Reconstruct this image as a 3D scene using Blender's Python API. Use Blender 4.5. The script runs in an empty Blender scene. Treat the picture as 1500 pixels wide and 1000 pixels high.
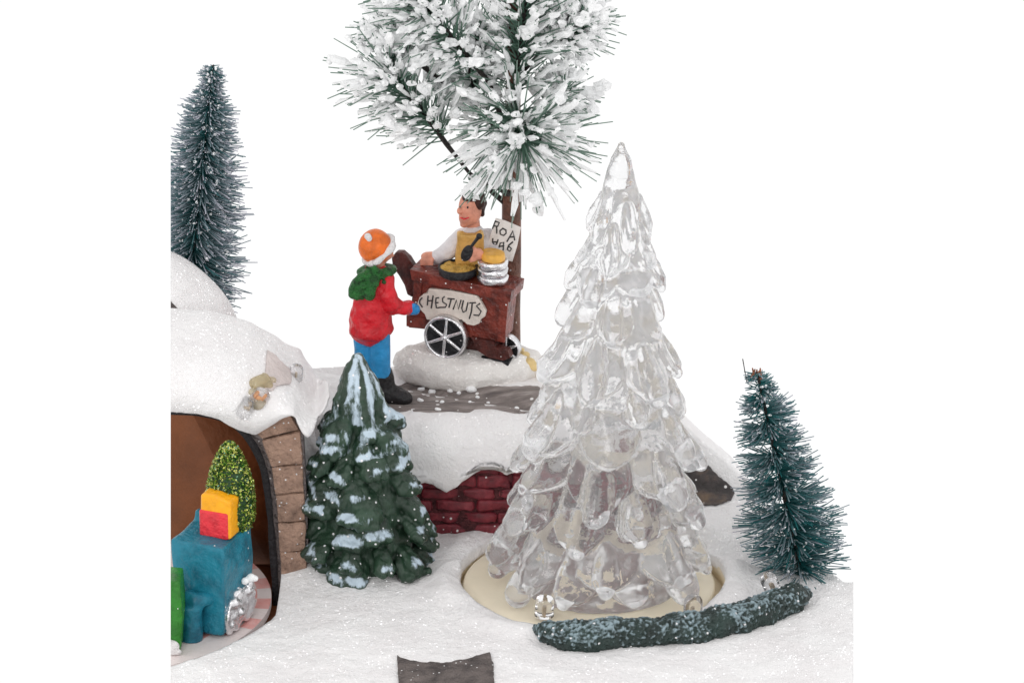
import bpy, bmesh, math, random
from mathutils import Vector, Matrix, noise
from mathutils.bvhtree import BVHTree
R = math.radians
random.seed(7)
SC = bpy.context.scene
COL = SC.collection
S = 0.02                      # everything below is laid out in 2 cm units and brought to real size at the end
PITCH, DIST, ZT = R(22), 80.0, 3.775

# ------------------------------------------------------------------ camera, studio light, exposure
cp, sp = math.cos(PITCH), math.sin(PITCH)
CAM = Vector((0, -DIST * cp, ZT + DIST * sp))
UP, FWD = Vector((0, sp, cp)), Vector((0, cp, -sp))
cd = bpy.data.cameras.new('camera')
cd.sensor_width, cd.sensor_fit, cd.lens = 36, 'HORIZONTAL', 36 * DIST / 15
cd.clip_start, cd.clip_end = 0.05, 50
co = bpy.data.objects.new('camera', cd)
COL.objects.link(co)
co.location = CAM * S
co.rotation_euler = (R(90) - PITCH, 0, 0)
SC.camera = co

w = bpy.data.worlds.new('World')
SC.world = w
w.use_nodes = True
nt = w.node_tree
bg = nt.nodes['Background']
tc = nt.nodes.new('ShaderNodeTexCoord')
sx = nt.nodes.new('ShaderNodeSeparateXYZ')
mr = nt.nodes.new('ShaderNodeMapRange')
mr.inputs['From Min'].default_value, mr.inputs['From Max'].default_value = -0.55, 0.25
mr.inputs['To Min'].default_value, mr.inputs['To Max'].default_value = 0.99, 1.04
nt.links.new(tc.outputs['Generated'], sx.inputs[0])
nt.links.new(sx.outputs['Y'], mr.inputs['Value'])
cw = nt.nodes.new('ShaderNodeCombineColor')
for i in range(3):
    nt.links.new(mr.outputs[0], cw.inputs[i])
nt.links.new(cw.outputs[0], bg.inputs['Color'])
bg.inputs['Strength'].default_value = 1.0

def softbox(name, loc, target, size, power, col=(1, 1, 1)):
    l = bpy.data.lights.new(name, 'AREA')
    l.shape, l.size, l.size_y = 'RECTANGLE', size[0] * S, size[1] * S
    l.energy, l.color = power * S * S, col
    o = bpy.data.objects.new(name, l)
    COL.objects.link(o)
    o.location = Vector(loc) * S
    o.rotation_euler = (Vector(target) - Vector(loc)).to_track_quat('-Z', 'Y').to_euler()
softbox('key_softbox', (-8, -18, 11), (0, 0, 2), (6, 6), 860, (1, .985, .97))
softbox('side_softbox', (15, -8, 10), (0, 0, 2), (4, 8), 200)

SC.view_settings.view_transform = 'Standard'
SC.view_settings.look = 'None'
SC.view_settings.exposure = 0
SC.view_settings.gamma = 1
cy = SC.cycles
cy.max_bounces, cy.transmission_bounces, cy.transparent_max_bounces = 20, 16, 8
cy.diffuse_bounces, cy.glossy_bounces = 8, 8
cy.sample_clamp_indirect = 4
cy.use_denoising = True

# ------------------------------------------------------------------ picture point -> point in the place
def ray(x, y):
    return FWD * DIST + Vector(((x - 750) / 100, 0, 0)) + UP * ((500 - y) / 100)
def at(x, y, Y):
    d = ray(x, y)
    return CAM + d * ((Y - CAM.y) / d.y)
def atz(x, y, Z):
    d = ray(x, y)
    return CAM + d * ((Z - CAM.z) / d.z)
def atp(x, y, p, n):
    d = ray(x, y)
    return CAM + d * ((p - CAM).dot(n) / d.dot(n))

def interp(x, xs, ys):
    if x <= xs[0]: return ys[0]
    for i in range(len(xs) - 1):
        if x <= xs[i + 1]:
            return ys[i] + (ys[i + 1] - ys[i]) * (x - xs[i]) / (xs[i + 1] - xs[i])
    return ys[-1]
def sstep(a, b, x):
    t = min(1, max(0, (x - a) / (b - a)))
    return t * t * (3 - 2 * t)
def ns(p, s=1.0, o=0):
    return noise.noise(Vector(p) * s + Vector((o, o * 1.7, -o)))
U = random.uniform
def G(s): return random.gauss(0, s)

# ------------------------------------------------------------------ materials
def lin(r, g, b):
    f = lambda c: (c / 12.92 if c <= .04045 else ((c + .055) / 1.055) ** 2.4)
    return (f(r / 255), f(g / 255), f(b / 255))
class Mat:
    def __init__(s, name):
        s.m = bpy.data.materials.new(name)
        s.m.use_nodes = True
        s.t = s.m.node_tree
        s.b = s.t.nodes['Principled BSDF']
        s.tc = s.n('TexCoord')
    def n(s, k, **kw):
        nd = s.t.nodes.new('ShaderNode' + k)
        for a, v in kw.items(): setattr(nd, a, v)
        return nd
    def l(s, a, b): s.t.links.new(a, b)
    def noise(s, scale, detail=3, rough=.55):
        nd = s.n('TexNoise')
        nd.inputs['Scale'].default_value = scale / S
        nd.inputs['Detail'].default_value = detail
        nd.inputs['Roughness'].default_value = rough
        s.l(s.tc.outputs['Object'], nd.inputs['Vector'])
        return nd
    def voro(s, scale):
        nd = s.n('TexVoronoi')
        nd.inputs['Scale'].default_value = scale / S
        s.l(s.tc.outputs['Object'], nd.inputs['Vector'])
        return nd
    def ramp(s, src, stops):
        r = s.n('ValToRGB')
        e = r.color_ramp.elements
        while len(e) < len(stops): e.new(.5)
        for q, (p, c) in zip(e, stops):
            q.position = p
            q.color = (*c, 1) if not isinstance(c, (int, float)) else (c, c, c, 1)
        s.l(src, r.inputs[0])
        return r
    def mix(s, f, a, b):
        m = s.n('Mix', data_type='RGBA')
        for sock, v in ((m.inputs[0], f), (m.inputs[6], a), (m.inputs[7], b)):
            if hasattr(v, 'is_output'): s.l(v, sock)
            elif isinstance(v, tuple): sock.default_value = (*v, 1)
            else: sock.default_value = v
        return m.outputs[2]
    def math(s, op, a, b=0.0):
        m = s.n('Math', operation=op)
        for sock, v in ((m.inputs[0], a), (m.inputs[1], b)):
            if hasattr(v, 'is_output'): s.l(v, sock)
            else: sock.default_value = v
        return m.outputs[0]
    def attr(s, name):
        return s.n('Attribute', attribute_name=name).outputs['Fac']
    def bump(s, src, dist, strength=1.0, prev=None):
        b = s.n('Bump')
        b.inputs['Distance'].default_value = dist * S
        b.inputs['Strength'].default_value = strength
        s.l(src, b.inputs['Height'])
        if prev: s.l(prev, b.inputs['Normal'])
        s.l(b.outputs[0], s.b.inputs['Normal'])
        return b.outputs[0]
    def color(s, v):
        if isinstance(v, tuple): s.b.inputs['Base Color'].default_value = (*v, 1)
        else: s.l(v, s.b.inputs['Base Color'])
    def set(s, **kw):
        for k, v in kw.items(): s.b.inputs[k.replace('_', ' ')].default_value = v
        return s

def paint(name, col, var=.16, rough=.45, scale=6, bump=.012, speck=0, dark=None, metal=0):
    """hand painted resin: uneven coat, brush marks, an odd fleck of snow glitter"""
    m = Mat(name)
    nz = m.noise(scale, 4)
    lo = dark or tuple(c * (1 - 2.2 * var) for c in col)
    hi = tuple(min(1, c * (1 + var)) for c in col)
    r = m.ramp(nz.outputs[0], [(.3, lo), (.55, col), (.75, hi)])
    c = r.outputs[0]
    if speck:
        v = m.voro(13)
        pick = m.n('SeparateColor'); m.l(v.outputs['Color'], pick.inputs[0])
        f = m.math('MULTIPLY', m.math('LESS_THAN', v.outputs['Distance'], .17), m.math('LESS_THAN', pick.outputs[0], speck))
        c = m.mix(f, c, (.82, .80, .80))
    m.color(c)
    m.bump(m.noise(scale * 2.5, 4).outputs[0], bump * 2)
    m.set(Roughness=rough, Metallic=metal)
    m.b.inputs['Specular IOR Level'].default_value = .38
    return m.m

def snow_mat(name, hi=(.905, .89, .89), lo=(.845, .818, .82), glit=.065):
    m = Mat(name)
    a = m.noise(1.1, 4)
    c = m.ramp(a.outputs[0], [(.35, lo), (.62, hi)]).outputs[0]
    m.color(c)
    m.set(Roughness=.75)
    m.b.inputs['Specular IOR Level'].default_value = .25
    p = m.bump(m.noise(5, 4).outputs[0], .10, .55)
    p = m.bump(m.noise(26, 3, .7).outputs[0], .035, .7, p)
    v = m.voro(40)
    sep = m.n('SeparateColor'); m.l(v.outputs['Color'], sep.inputs[0])
    nm = m.n('VectorMath', operation='SUBTRACT'); m.l(v.outputs['Color'], nm.inputs[0]); nm.inputs[1].default_value = (.5, .5, .5)
    sc = m.n('VectorMath', operation='SCALE'); m.l(nm.outputs[0], sc.inputs[0]); sc.inputs['Scale'].default_value = 1.7
    ge = m.n('NewGeometry')
    ad = m.n('VectorMath', operation='ADD'); m.l(sc.outputs[0], ad.inputs[0]); m.l(ge.outputs['Normal'], ad.inputs[1])
    no = m.n('VectorMath', operation='NORMALIZE'); m.l(ad.outputs[0], no.inputs[0])
    gl = m.n('BsdfGlossy'); gl.inputs['Roughness'].default_value = .12
    gl.inputs['Color'].default_value = (.95, .95, .97, 1)
    m.l(no.outputs[0], gl.inputs['Normal'])
    mask = m.math('MULTIPLY', m.math('LESS_THAN', sep.outputs[2], glit), m.math('LESS_THAN', v.outputs['Distance'], .42))
    mx = m.n('MixShader')
    ad2 = m.n('AddShader'); m.l(m.b.outputs[0], ad2.inputs[0]); m.l(gl.outputs[0], ad2.inputs[1])
    m.l(mask, mx.inputs[0]); m.l(m.b.outputs[0], mx.inputs[1]); m.l(ad2.outputs[0], mx.inputs[2])
    m.l(mx.outputs[0], m.t.nodes['Material Output'].inputs['Surface'])
    return m.m

M = {}
M['snow'] = snow_mat('snow')
M['mound'] = snow_mat('mound_snow', (.86, .83, .80), (.76, .72, .69), .10)
M['flock'] = paint('flock', (.95, .95, .955), .01, .9, 14, .010)
M['wood'] = paint('trunk_bark', lin(114, 76, 62), .3, .5, 4, .03, .05)
M['wire'] = paint('twig', lin(48, 42, 40), .3, .7, 9, .03)
M['red_wood'] = paint('red_brown_paint', lin(126, 54, 42), .3, .32, 5, .02, .12, lin(72, 30, 26))
M['dark_wood'] = paint('dark_brown_paint', lin(82, 34, 28), .3, .36, 5, .02, .12)
M['silver'] = paint('silver_paint', (.84, .83, .85), .10, .22, 6, .006, 0, None, .9)
M['black'] = paint('black_paint', lin(30, 30, 34), .25, .35, 7, .02, .10)
M['ink'] = paint('ink', lin(62, 60, 60), .2, .6, 9, .0)
M['plate'] = paint('sign_plate', lin(222, 212, 202), .07, .5, 5, .01)
M['paper'] = paint('paper', lin(232, 226, 222), .05, .6, 5, .01)
M['skin'] = paint('skin', lin(222, 152, 128), .12, .45, 6, .01)
M['hair'] = paint('hair', lin(74, 42, 36), .3, .5, 9, .03)
M['shirt'] = paint('white_shirt', lin(226, 222, 224), .05, .5, 4, .02)
M['apron'] = paint('apron', lin(214, 168, 92), .14, .45, 5, .015)
M['roast'] = paint('roasting_content', lin(222, 176, 84), .2, .4, 8, .04)
M['orange_lid'] = paint('orange', lin(236, 178, 78), .1, .4, 6, .01)
M['red_cloth'] = paint('red_jacket', lin(208, 26, 40), .16, .33, 4, .02)
M['blue_cloth'] = paint('blue_trousers', lin(42, 142, 200), .14, .4, 4, .02)
M['blue_glove'] = paint('blue_glove', lin(36, 132, 196), .1, .35, 4, .02)
M['green_cloth'] = paint('green_scarf', lin(40, 106, 46), .35, .4, 9, .04)
M['orange_hat'] = paint('orange_hat', lin(234, 112, 34), .14, .3, 5, .02)
M['white_trim'] = paint('white_trim', lin(236, 232, 232), .06, .5, 7, .03)
M['boot'] = paint('black_boot', lin(34, 32, 34), .25, .3, 6, .02, .06)
M['teal'] = paint('teal_paint', lin(30, 118, 140), .2, .36, 3, .02, .05, lin(20, 84, 104))
M['green_paint'] = paint('green_paint', lin(44, 124, 36), .2, .35, 4, .02, .06)
M['gift_red'] = paint('gift_red', lin(232, 56, 66), .14, .3, 5, .02)
M['gift_yellow'] = paint('gift_yellow', lin(250, 172, 24), .08, .32, 5, .01)
M['lining'] = paint('brown_lining', lin(122, 70, 38), .14, .6, 1.2, .02)
M['shell'] = paint('black_shell', lin(36, 33, 36), .25, .5, 6, .03)
M['stone_block'] = paint('brown_block', lin(170, 138, 120), .2, .6, 5, .05, .5)
M['mortar'] = paint('mortar', lin(150, 138, 136), .15, .7, 8, .05, .4)
M['bare'] = paint('bare_plastic', lin(212, 200, 197), .05, .6, 5, .02)
M['rock'] = paint('grey_rock', lin(104, 95, 92), .35, .7, 3.2, .06, .35, lin(62, 56, 56))
M['cream'] = paint('cream_plastic', lin(238, 226, 202), .03, .42, 2, .004)
M['glue'] = paint('glue', lin(228, 200, 140), .14, .3, 5, .01)

def stone_floor():
    m = Mat('stone_ground')
    st = m.n('Mapping'); st.inputs['Scale'].default_value = (.5, 2.4, 1)
    m.l(m.tc.outputs['Object'], st.inputs[0])
    a = m.noise(3.0, 6, .7); m.l(st.outputs[0], a.inputs['Vector'])
    c = m.ramp(a.outputs[0], [(.3, lin(96, 88, 86)), (.5, lin(132, 122, 118)), (.66, lin(168, 158, 154))]).outputs[0]
    v = m.voro(7)
    pk = m.n('SeparateColor'); m.l(v.outputs['Color'], pk.inputs[0])
    f = m.math('MULTIPLY', m.math('LESS_THAN', v.outputs['Distance'], .2), m.math('LESS_THAN', pk.outputs[0], .28))
    m.color(m.mix(f, c, (.8, .78, .77)))
    m.bump(a.outputs[0], .06); m.set(Roughness=.7)
    return m.m
M['stone_ground'] = stone_floor()

def rough_rock():
    m = Mat('bare_stone')
    st = m.n('Mapping'); st.inputs['Scale'].default_value = (.9, .9, 1.3)
    m.l(m.tc.outputs['Object'], st.inputs[0])
    a = m.noise(2.2, 6, .65); m.l(st.outputs[0], a.inputs['Vector'])
    c = m.ramp(a.outputs[0], [(.3, lin(40, 37, 38)), (.5, lin(78, 71, 70)), (.64, lin(122, 102, 84)), (.76, lin(160, 138, 116))]).outputs[0]
    v = m.voro(9)
    pk = m.n('SeparateColor'); m.l(v.outputs['Color'], pk.inputs[0])
    f = m.math('MULTIPLY', m.math('LESS_THAN', v.outputs['Distance'], .22), m.math('LESS_THAN', pk.outputs[0], .25))
    m.color(m.mix(f, c, (.85, .83, .82)))
    m.bump(a.outputs[0], .08); m.set(Roughness=.6)
    return m.m
M['bare_stone'] = rough_rock()

def brick_mat():
    m = Mat('red_brick')
    a = m.noise(4, 5, .65)
    c = m.ramp(a.outputs[0], [(.3, lin(70, 18, 28)), (.52, lin(118, 32, 44)), (.72, lin(150, 60, 68))]).outputs[0]
    v = m.voro(9)
    pk = m.n('SeparateColor'); m.l(v.outputs['Color'], pk.inputs[0])
    f = m.math('MULTIPLY', m.math('LESS_THAN', v.outputs['Distance'], .17), m.math('LESS_THAN', pk.outputs[0], .2))
    m.color(m.mix(f, c, (.8, .78, .77)))
    m.bump(a.outputs[0], .05); m.set(Roughness=.55)
    return m.m
M['brick'] = brick_mat()
M['joint'] = paint('joint', lin(92, 44, 48), .25, .8, 8, .04, .2)

def frosted(name, green, frost, thr=(.35, .62), nscale=9, zst=1.0):
    m = Mat(name)
    nz = m.noise(nscale, 5, .65)
    mp = m.n('Mapping'); mp.inputs['Scale'].default_value = (1, 1, zst); m.l(m.tc.outputs['Object'], mp.inputs[0]); m.l(mp.outputs[0], nz.inputs['Vector'])
    f = m.ramp(m.math('ADD', m.attr('frost'), m.math('MULTIPLY', m.math('SUBTRACT', nz.outputs[0], .5), 1.25)), [(thr[0], 0.0), (thr[1], 1.0)]).outputs[0]
    nb = m.noise(3, 3)
    g = m.ramp(nb.outputs[0], [(.3, tuple(c * .5 for c in green)), (.7, tuple(c * 1.35 for c in green))]).outputs[0]
    c = m.mix(f, g, frost)
    v = m.voro(9)
    pk = m.n('SeparateColor'); m.l(v.outputs['Color'], pk.inputs[0])
    sp_ = m.math('MULTIPLY', m.math('LESS_THAN', v.outputs['Distance'], .17), m.math('LESS_THAN', pk.outputs[0], .5))
    m.color(m.mix(sp_, c, (.85, .84, .85)))
    m.bump(nz.outputs[0], .03); m.set(Roughness=.3)
    return m.m
M['resin_tree'] = frosted('painted_green_resin', lin(38, 62, 46), lin(192, 209, 222), (.36, .66), 15, .32)
M['garland'] = frosted('frosted_garland', lin(34, 52, 48), lin(146, 166, 174), (.32, .84), 22)

def needle_mat(name, base, tip, k=1.6):
    m = Mat(name)
    f = m.math('POWER', m.attr('frost'), k)
    m.color(m.mix(f, base, tip))
    m.set(Roughness=.5)
    return m.m
M['brush'] = needle_mat('brush_needles', lin(22, 96, 98), lin(205, 202, 214), 1.5)
M['pine'] = needle_mat('pine_needles', lin(80, 112, 96), lin(134, 150, 140))

def clear(name, rough, col=(.985, .985, .995), ior=1.49):
    m = Mat(name)
    m.color(col)
    m.set(Roughness=rough, IOR=ior)
    m.b.inputs['Transmission Weight'].default_value = 1
    return m
def milky(g, amount, col):
    tr = g.n('BsdfTranslucent'); tr.inputs['Color'].default_value = (*col, 1)
    df = g.n('BsdfDiffuse'); df.inputs['Color'].default_value = (*col, 1)
    a = g.n('MixShader'); g.l(tr.outputs[0], a.inputs[1]); g.l(df.outputs[0], a.inputs[2])
    b = g.n('MixShader'); b.inputs[0].default_value = amount
    g.l(g.b.outputs[0], b.inputs[1]); g.l(a.outputs[0], b.inputs[2])
    g.l(b.outputs[0], g.t.nodes['Material Output'].inputs['Surface'])
    return g
g_ = milky(clear('clear_plastic', .045, (.997, .996, 1.0), 1.40), .16, (.97, .97, .985))
g_.bump(g_.noise(4.0, 4, .55).outputs[0], .03, .6)
M['clear'] = g_.m
M['lens'] = clear('clear_lens', .02).m
M['amber_lens'] = milky(clear('amber_lens', .08, (.99, .965, .87)), .35, lin(240, 226, 190)).m
M['cut_wood'] = paint('cut_wood', lin(150, 92, 66), .3, .6)
M['emitter_chip'] = paint('orange_chip', lin(238, 172, 120), .1, .4)
M['filament'] = paint('metal_pin', lin(206, 190, 170), .1, .35, 6, .01, 0, None, .6)

def disc_mat():
    m = Mat('checked_rim')
    at_ = m.attr('check')
    nz = m.noise(5, 4)
    c = m.mix(m.math('MULTIPLY', at_, m.math('ADD', nz.outputs[0], .15)), lin(226, 214, 212), lin(222, 132, 124))
    m.color(c); m.set(Roughness=.45)
    m.bump(nz.outputs[0], .02)
    return m.m
M['disc'] = disc_mat()
def glitter(name, a, b):
    m = Mat(name)
    nz = m.noise(17, 1)
    m.color(m.ramp(nz.outputs[0], [(.35, a), (.5, b), (.62, lin(220, 214, 120)), (.7, lin(120, 190, 170))]).outputs[0])
    m.set(Metallic=.8, Roughness=.25)
    return m.m
M['glitter'] = glitter('green_glitter', lin(36, 84, 30), lin(120, 150, 50))
M['glitter_core'] = paint('green_core', lin(30, 62, 28), .2, .5)

# ------------------------------------------------------------------ building helpers
CAP = {}
def link(name, me, mat=None, parent=None, smooth=True, cap=False):
    o = bpy.data.objects.new(name, me)
    COL.objects.link(o)
    if mat is not None and not me.materials: me.materials.append(mat)
    if smooth:
        me.polygons.foreach_set('use_smooth', [True] * len(me.polygons))
    if parent is not None:
        me.transform(Matrix.Translation(-world_loc(parent)))
        o.parent = parent
    if cap: CAP[o.name] = True
    return o
def world_loc(o):
    v = Vector(o.location)
    while o.parent is not None:
        o = o.parent
        v += Vector(o.location)
    return v
def recenter(o, base):
    """put a single-mesh thing's origin at its base"""
    o.data.transform(Matrix.Translation(-Vector(base)))
    o.location = base
    return o
def obj(name, bm, mat, parent=None, smooth=True, cap=False, fix=True):
    if fix: bmesh.ops.recalc_face_normals(bm, faces=bm.faces[:])
    me = bpy.data.meshes.new(name)
    bm.to_mesh(me); bm.free()
    return link(name, me, mat, parent, smooth, cap)
def thing(name, label, cat, loc, group=None):
    o = bpy.data.objects.new(name, None)
    o.empty_display_size = .01
    COL.objects.link(o)
    o.location = loc
    return tag(o, label, cat, group)
def tag(o, label=None, cat=None, group=None, kind=None):
    if label: o['label'] = label
    if cat: o['category'] = cat
    if group: o['group'] = group
    if kind: o['kind'] = kind
    return o

def ell(bm, c, r, rot=None, sub=3):
    res = bmesh.ops.create_icosphere(bm, subdivisions=sub, radius=1)
    m = Matrix.Translation(Vector(c))
    if rot is not None: m = m @ rot.to_matrix().to_4x4()
    r = (r, r, r) if isinstance(r, (int, float)) else r
    m = m @ Matrix.Diagonal((*r, 1))
    bmesh.ops.transform(bm, matrix=m, verts=res['verts'])
    return res['verts']
def frame(t):
    t = t.normalized()
    a = Vector((0, 0, 1)) if abs(t.z) < .9 else Vector((1, 0, 0))
    u = t.cross(a).normalized()
    return u, t.cross(u)
def tube(bm, pts, rad, seg=10, round_ends=True, flat=None):
    """swept round bar; rad one number or one per point; flat=(axis, factor) squeezes it along an axis"""
    pts = [Vector(p) for p in pts]
    rad = list(rad) if hasattr(rad, '__len__') else [rad] * len(pts)
    if round_ends:
        t0, t1 = (pts[0] - pts[1]).normalized(), (pts[-1] - pts[-2]).normalized()
        r0, r1 = rad[0], rad[-1]
        pre = [(pts[0] + t0 * r0 * math.sin(a), r0 * math.cos(a)) for a in (R(82), R(55), R(28))]
        post = [(pts[-1] + t1 * r1 * math.sin(a), r1 * math.cos(a)) for a in (R(28), R(55), R(82))]
        pts = [p for p, _ in pre] + pts + [p for p, _ in post]
        rad = [q for _, q in pre] + rad + [q for _, q in post]
    rings, u = [], None
    for i, p in enumerate(pts):
        t = (pts[min(i + 1, len(pts) - 1)] - pts[max(i - 1, 0)])
        if t.length < 1e-9: t = Vector((0, 0, 1))
        t.normalize()
        if u is None: u, v = frame(t)
        else:
            u = (u - t * u.dot(t))
            u = u.normalized() if u.length > 1e-6 else frame(t)[0]
            v = t.cross(u)
        ring = []
        for k in range(seg):
            a = 2 * math.pi * k / seg
            off = (u * math.cos(a) + v * math.sin(a)) * rad[i]
            if flat: off -= flat[0] * off.dot(flat[0]) * (1 - flat[1])
            ring.append(bm.verts.new(p + off))
        rings.append(ring)
    for a, b in zip(rings, rings[1:]):
        for k in range(seg):
            bm.faces.new((a[k], a[(k + 1) % seg], b[(k + 1) % seg], b[k]))
    bm.faces.new(rings[0][::-1]); bm.faces.new(rings[-1])
def lathe(bm, c, prof, seg=40, axis=None):
    """prof: (radius, height) pairs bottom to top about c"""
    c = Vector(c)
    q = (axis.to_track_quat('Z', 'Y') if axis is not None else None)
    rings = []
    for r, h in prof:
        ring = []
        for k in range(seg):
            a = 2 * math.pi * k / seg
            p = Vector((r * math.cos(a), r * math.sin(a), h))
            if q: p = q @ p
            ring.append(bm.verts.new(c + p))
        rings.append(ring)
    for a, b in zip(rings, rings[1:]):
        for k in range(seg):
            bm.faces.new((a[k], a[(k + 1) % seg], b[(k + 1) % seg], b[k]))
    bm.faces.new(rings[0][::-1]); bm.faces.new(rings[-1])
def prism(bm, pts, vec):
    a = [bm.verts.new(p) for p in pts]
    b = [bm.verts.new(Vector(p) + vec) for p in pts]
    n = len(a)
    fs = [bm.faces.new(a), bm.faces.new(b[::-1])]
    for i in range(n):
        fs.append(bm.faces.new((a[i], b[i], b[(i + 1) % n], a[(i + 1) % n])))
    bmesh.ops.triangulate(bm, faces=fs[:2])
def box(bm, o, ax, ay, az):
    """box from corner o along three vectors"""
    prism(bm, [o, o + ax, o + ax + ay, o + ay], az)
def bevel(bm, w_, seg=2):
    bmesh.ops.remove_doubles(bm, verts=bm.verts[:], dist=1e-5)
    bmesh.ops.dissolve_limit(bm, angle_limit=R(2), verts=bm.verts[:], edges=bm.edges[:])
    ed = [e for e in bm.edges if len(e.link_faces) == 2 and e.calc_face_angle(0) > R(20)]
    bmesh.ops.bevel(bm, geom=ed, offset=w_, segments=seg, affect='EDGES', profile=.6, clamp_overlap=True)
def jitter(bm, amp, s, o=0):
    bm.normal_update()
    for v in bm.verts:
        v.co += v.normal * ns(v.co, s, o) * amp
def modified(bm, mods):
    """run a few modifiers on a bmesh and hand the result back"""
    me = bpy.data.meshes.new('work')
    bmesh.ops.recalc_face_normals(bm, faces=bm.faces[:])
    bm.to_mesh(me); bm.free()
    o = bpy.data.objects.new('work', me)
    COL.objects.link(o)
    for kind, kw in mods:
        md = o.modifiers.new(kind, kind)
        for k, v in kw.items(): setattr(md, k, v)
    dg = bpy.context.evaluated_depsgraph_get()
    dg.update()
    out = bpy.data.meshes.new_from_object(o.evaluated_get(dg))
    bpy.data.objects.remove(o)
    bpy.data.meshes.remove(me)
    b2 = bmesh.new()
    b2.from_mesh(out)
    bpy.data.meshes.remove(out)
    return b2
def fuse(bm, voxel, smooth=4):
    return modified(bm, [('REMESH', dict(mode='VOXEL', voxel_size=voxel)), ('SMOOTH', dict(factor=.5, iterations=smooth))])

def inside(p, poly):
    x, y = p; c = False
    for i in range(len(poly)):
        (x1, y1), (x2, y2) = poly[i], poly[i - 1]
        if (y1 > y) != (y2 > y) and x < (x2 - x1) * (y - y1) / (y2 - y1) + x1: c = not c
    return c
def nearest(p, poly):
    best, bd = None, 1e9
    for i in range(len(poly)):
        a, b = Vector(poly[i - 1]), Vector(poly[i])
        d = b - a
        t = max(0, min(1, (Vector(p) - a).dot(d) / max(d.length_squared, 1e-12)))
        q = a + d * t
        if (q - Vector(p)).length < bd: bd, best = (q - Vector(p)).length, q
    return best, bd
def rough_outline(pts, step, amp, seed=0):
    out = []
    for i in range(len(pts)):
        a, b = Vector(pts[i]), Vector(pts[(i + 1) % len(pts)])
        n = max(1, int((b - a).length / step))
        for k in range(n):
            p = a + (b - a) * k / n
            q = Vector((p.x, p.y, seed * 7.3))
            out.append((p.x + amp * noise.noise(q * .11) + amp * .6 * noise.noise(q * .31), p.y + amp * noise.noise(q * .13 + Vector((9, 4, 2))) + amp * .6 * noise.noise(q * .29)))
    return out
def bare_patch(poly, tree, thick, rise, step=4, amp=2.5, seed=0):
    """a patch of bare material lying on a surface: it follows that surface and has a thickness"""
    poly = rough_outline(poly, step, amp, seed)
    bm = bmesh.new()
    x0, x1 = min(p[0] for p in poly), max(p[0] for p in poly)
    y0, y1 = min(p[1] for p in poly), max(p[1] for p in poly)
    grid = {}
    nx, ny = int((x1 - x0) / step) + 2, int((y1 - y0) / step) + 2
    def hit(x, y):
        d = ray(x, y).normalized()
        h = tree.ray_cast(CAM, d)
        if h[0] is None: return None
        return h[0] + h[1] * (rise if h[1].dot(d) < 0 else -rise)
    cells = []
    for i in range(nx):
        for j in range(ny):
            x, y = x0 + (i + .5) * step, y0 + (j + .5) * step
            if inside((x, y), poly): cells.append((i, j))
    cs = set(cells)
    def vert(i, j):
        if (i, j) in grid: return grid[(i, j)]
        x, y = x0 + i * step, y0 + j * step
        around = sum(((i - a, j - b) in cs) for a in (0, 1) for b in (0, 1))
        if around < 4:
            q, d = nearest((x, y), poly)
            if d < step * 1.2: x, y = q
        p = hit(x, y)
        grid[(i, j)] = bm.verts.new(p) if p is not None else None
        return grid[(i, j)]
    for i, j in cells:
        vs = [vert(i, j), vert(i + 1, j), vert(i + 1, j + 1), vert(i, j + 1)]
        if all(vs) and len(set(vs)) == 4:
            try: bm.faces.new(vs)
            except ValueError: pass
    bmesh.ops.recalc_face_normals(bm, faces=bm.faces[:])
    r = bmesh.ops.extrude_face_region(bm, geom=bm.faces[:])
    bm.normal_update()
    for v in [g for g in r['geom'] if isinstance(g, bmesh.types.BMVert)]:
        d = (v.co - CAM).normalized()
        v.co += d * thick
    return bm

# ------------------------------------------------------------------ the snow ground
OUT = [(-5.8, -5), (5.8, -5), (5.8, -.9), (5.0, .05), (4.3, 1.5), (3.5, 3.1), (2.1, 3.35), (1.0, 4.05), (-3.4, 4.1), (-5.8, 4.0)]
TCX, TCY, TR = 1.18, .02, 1.98
def _tr(a):
    c, s_ = math.cos(a), math.sin(a)
    r_ = TR + .045 * noise.noise(Vector((c * 1.7, s_ * 1.7, 4))) + .03 * noise.noise(Vector((c * 5, s_ * 5, 1))) - .07 * max(0, -s_) ** 2
    return (TCX + r_ * c, TCY + r_ * s_)
TURN = [_tr(a * math.pi / 72) for a in range(144)]
_tr = [atz(x, y, -.08) for x, y in ((404, 903), (396, 912), (372, 927), (332, 949), (292, 966), (240, 980), (190, 985))]
TRAIN = [(p.x, p.y) for p in _tr] + [(-5.9, -2.4), (-5.9, 2.2), (-3.45, 2.2), (-3.44, -.1)]
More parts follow.
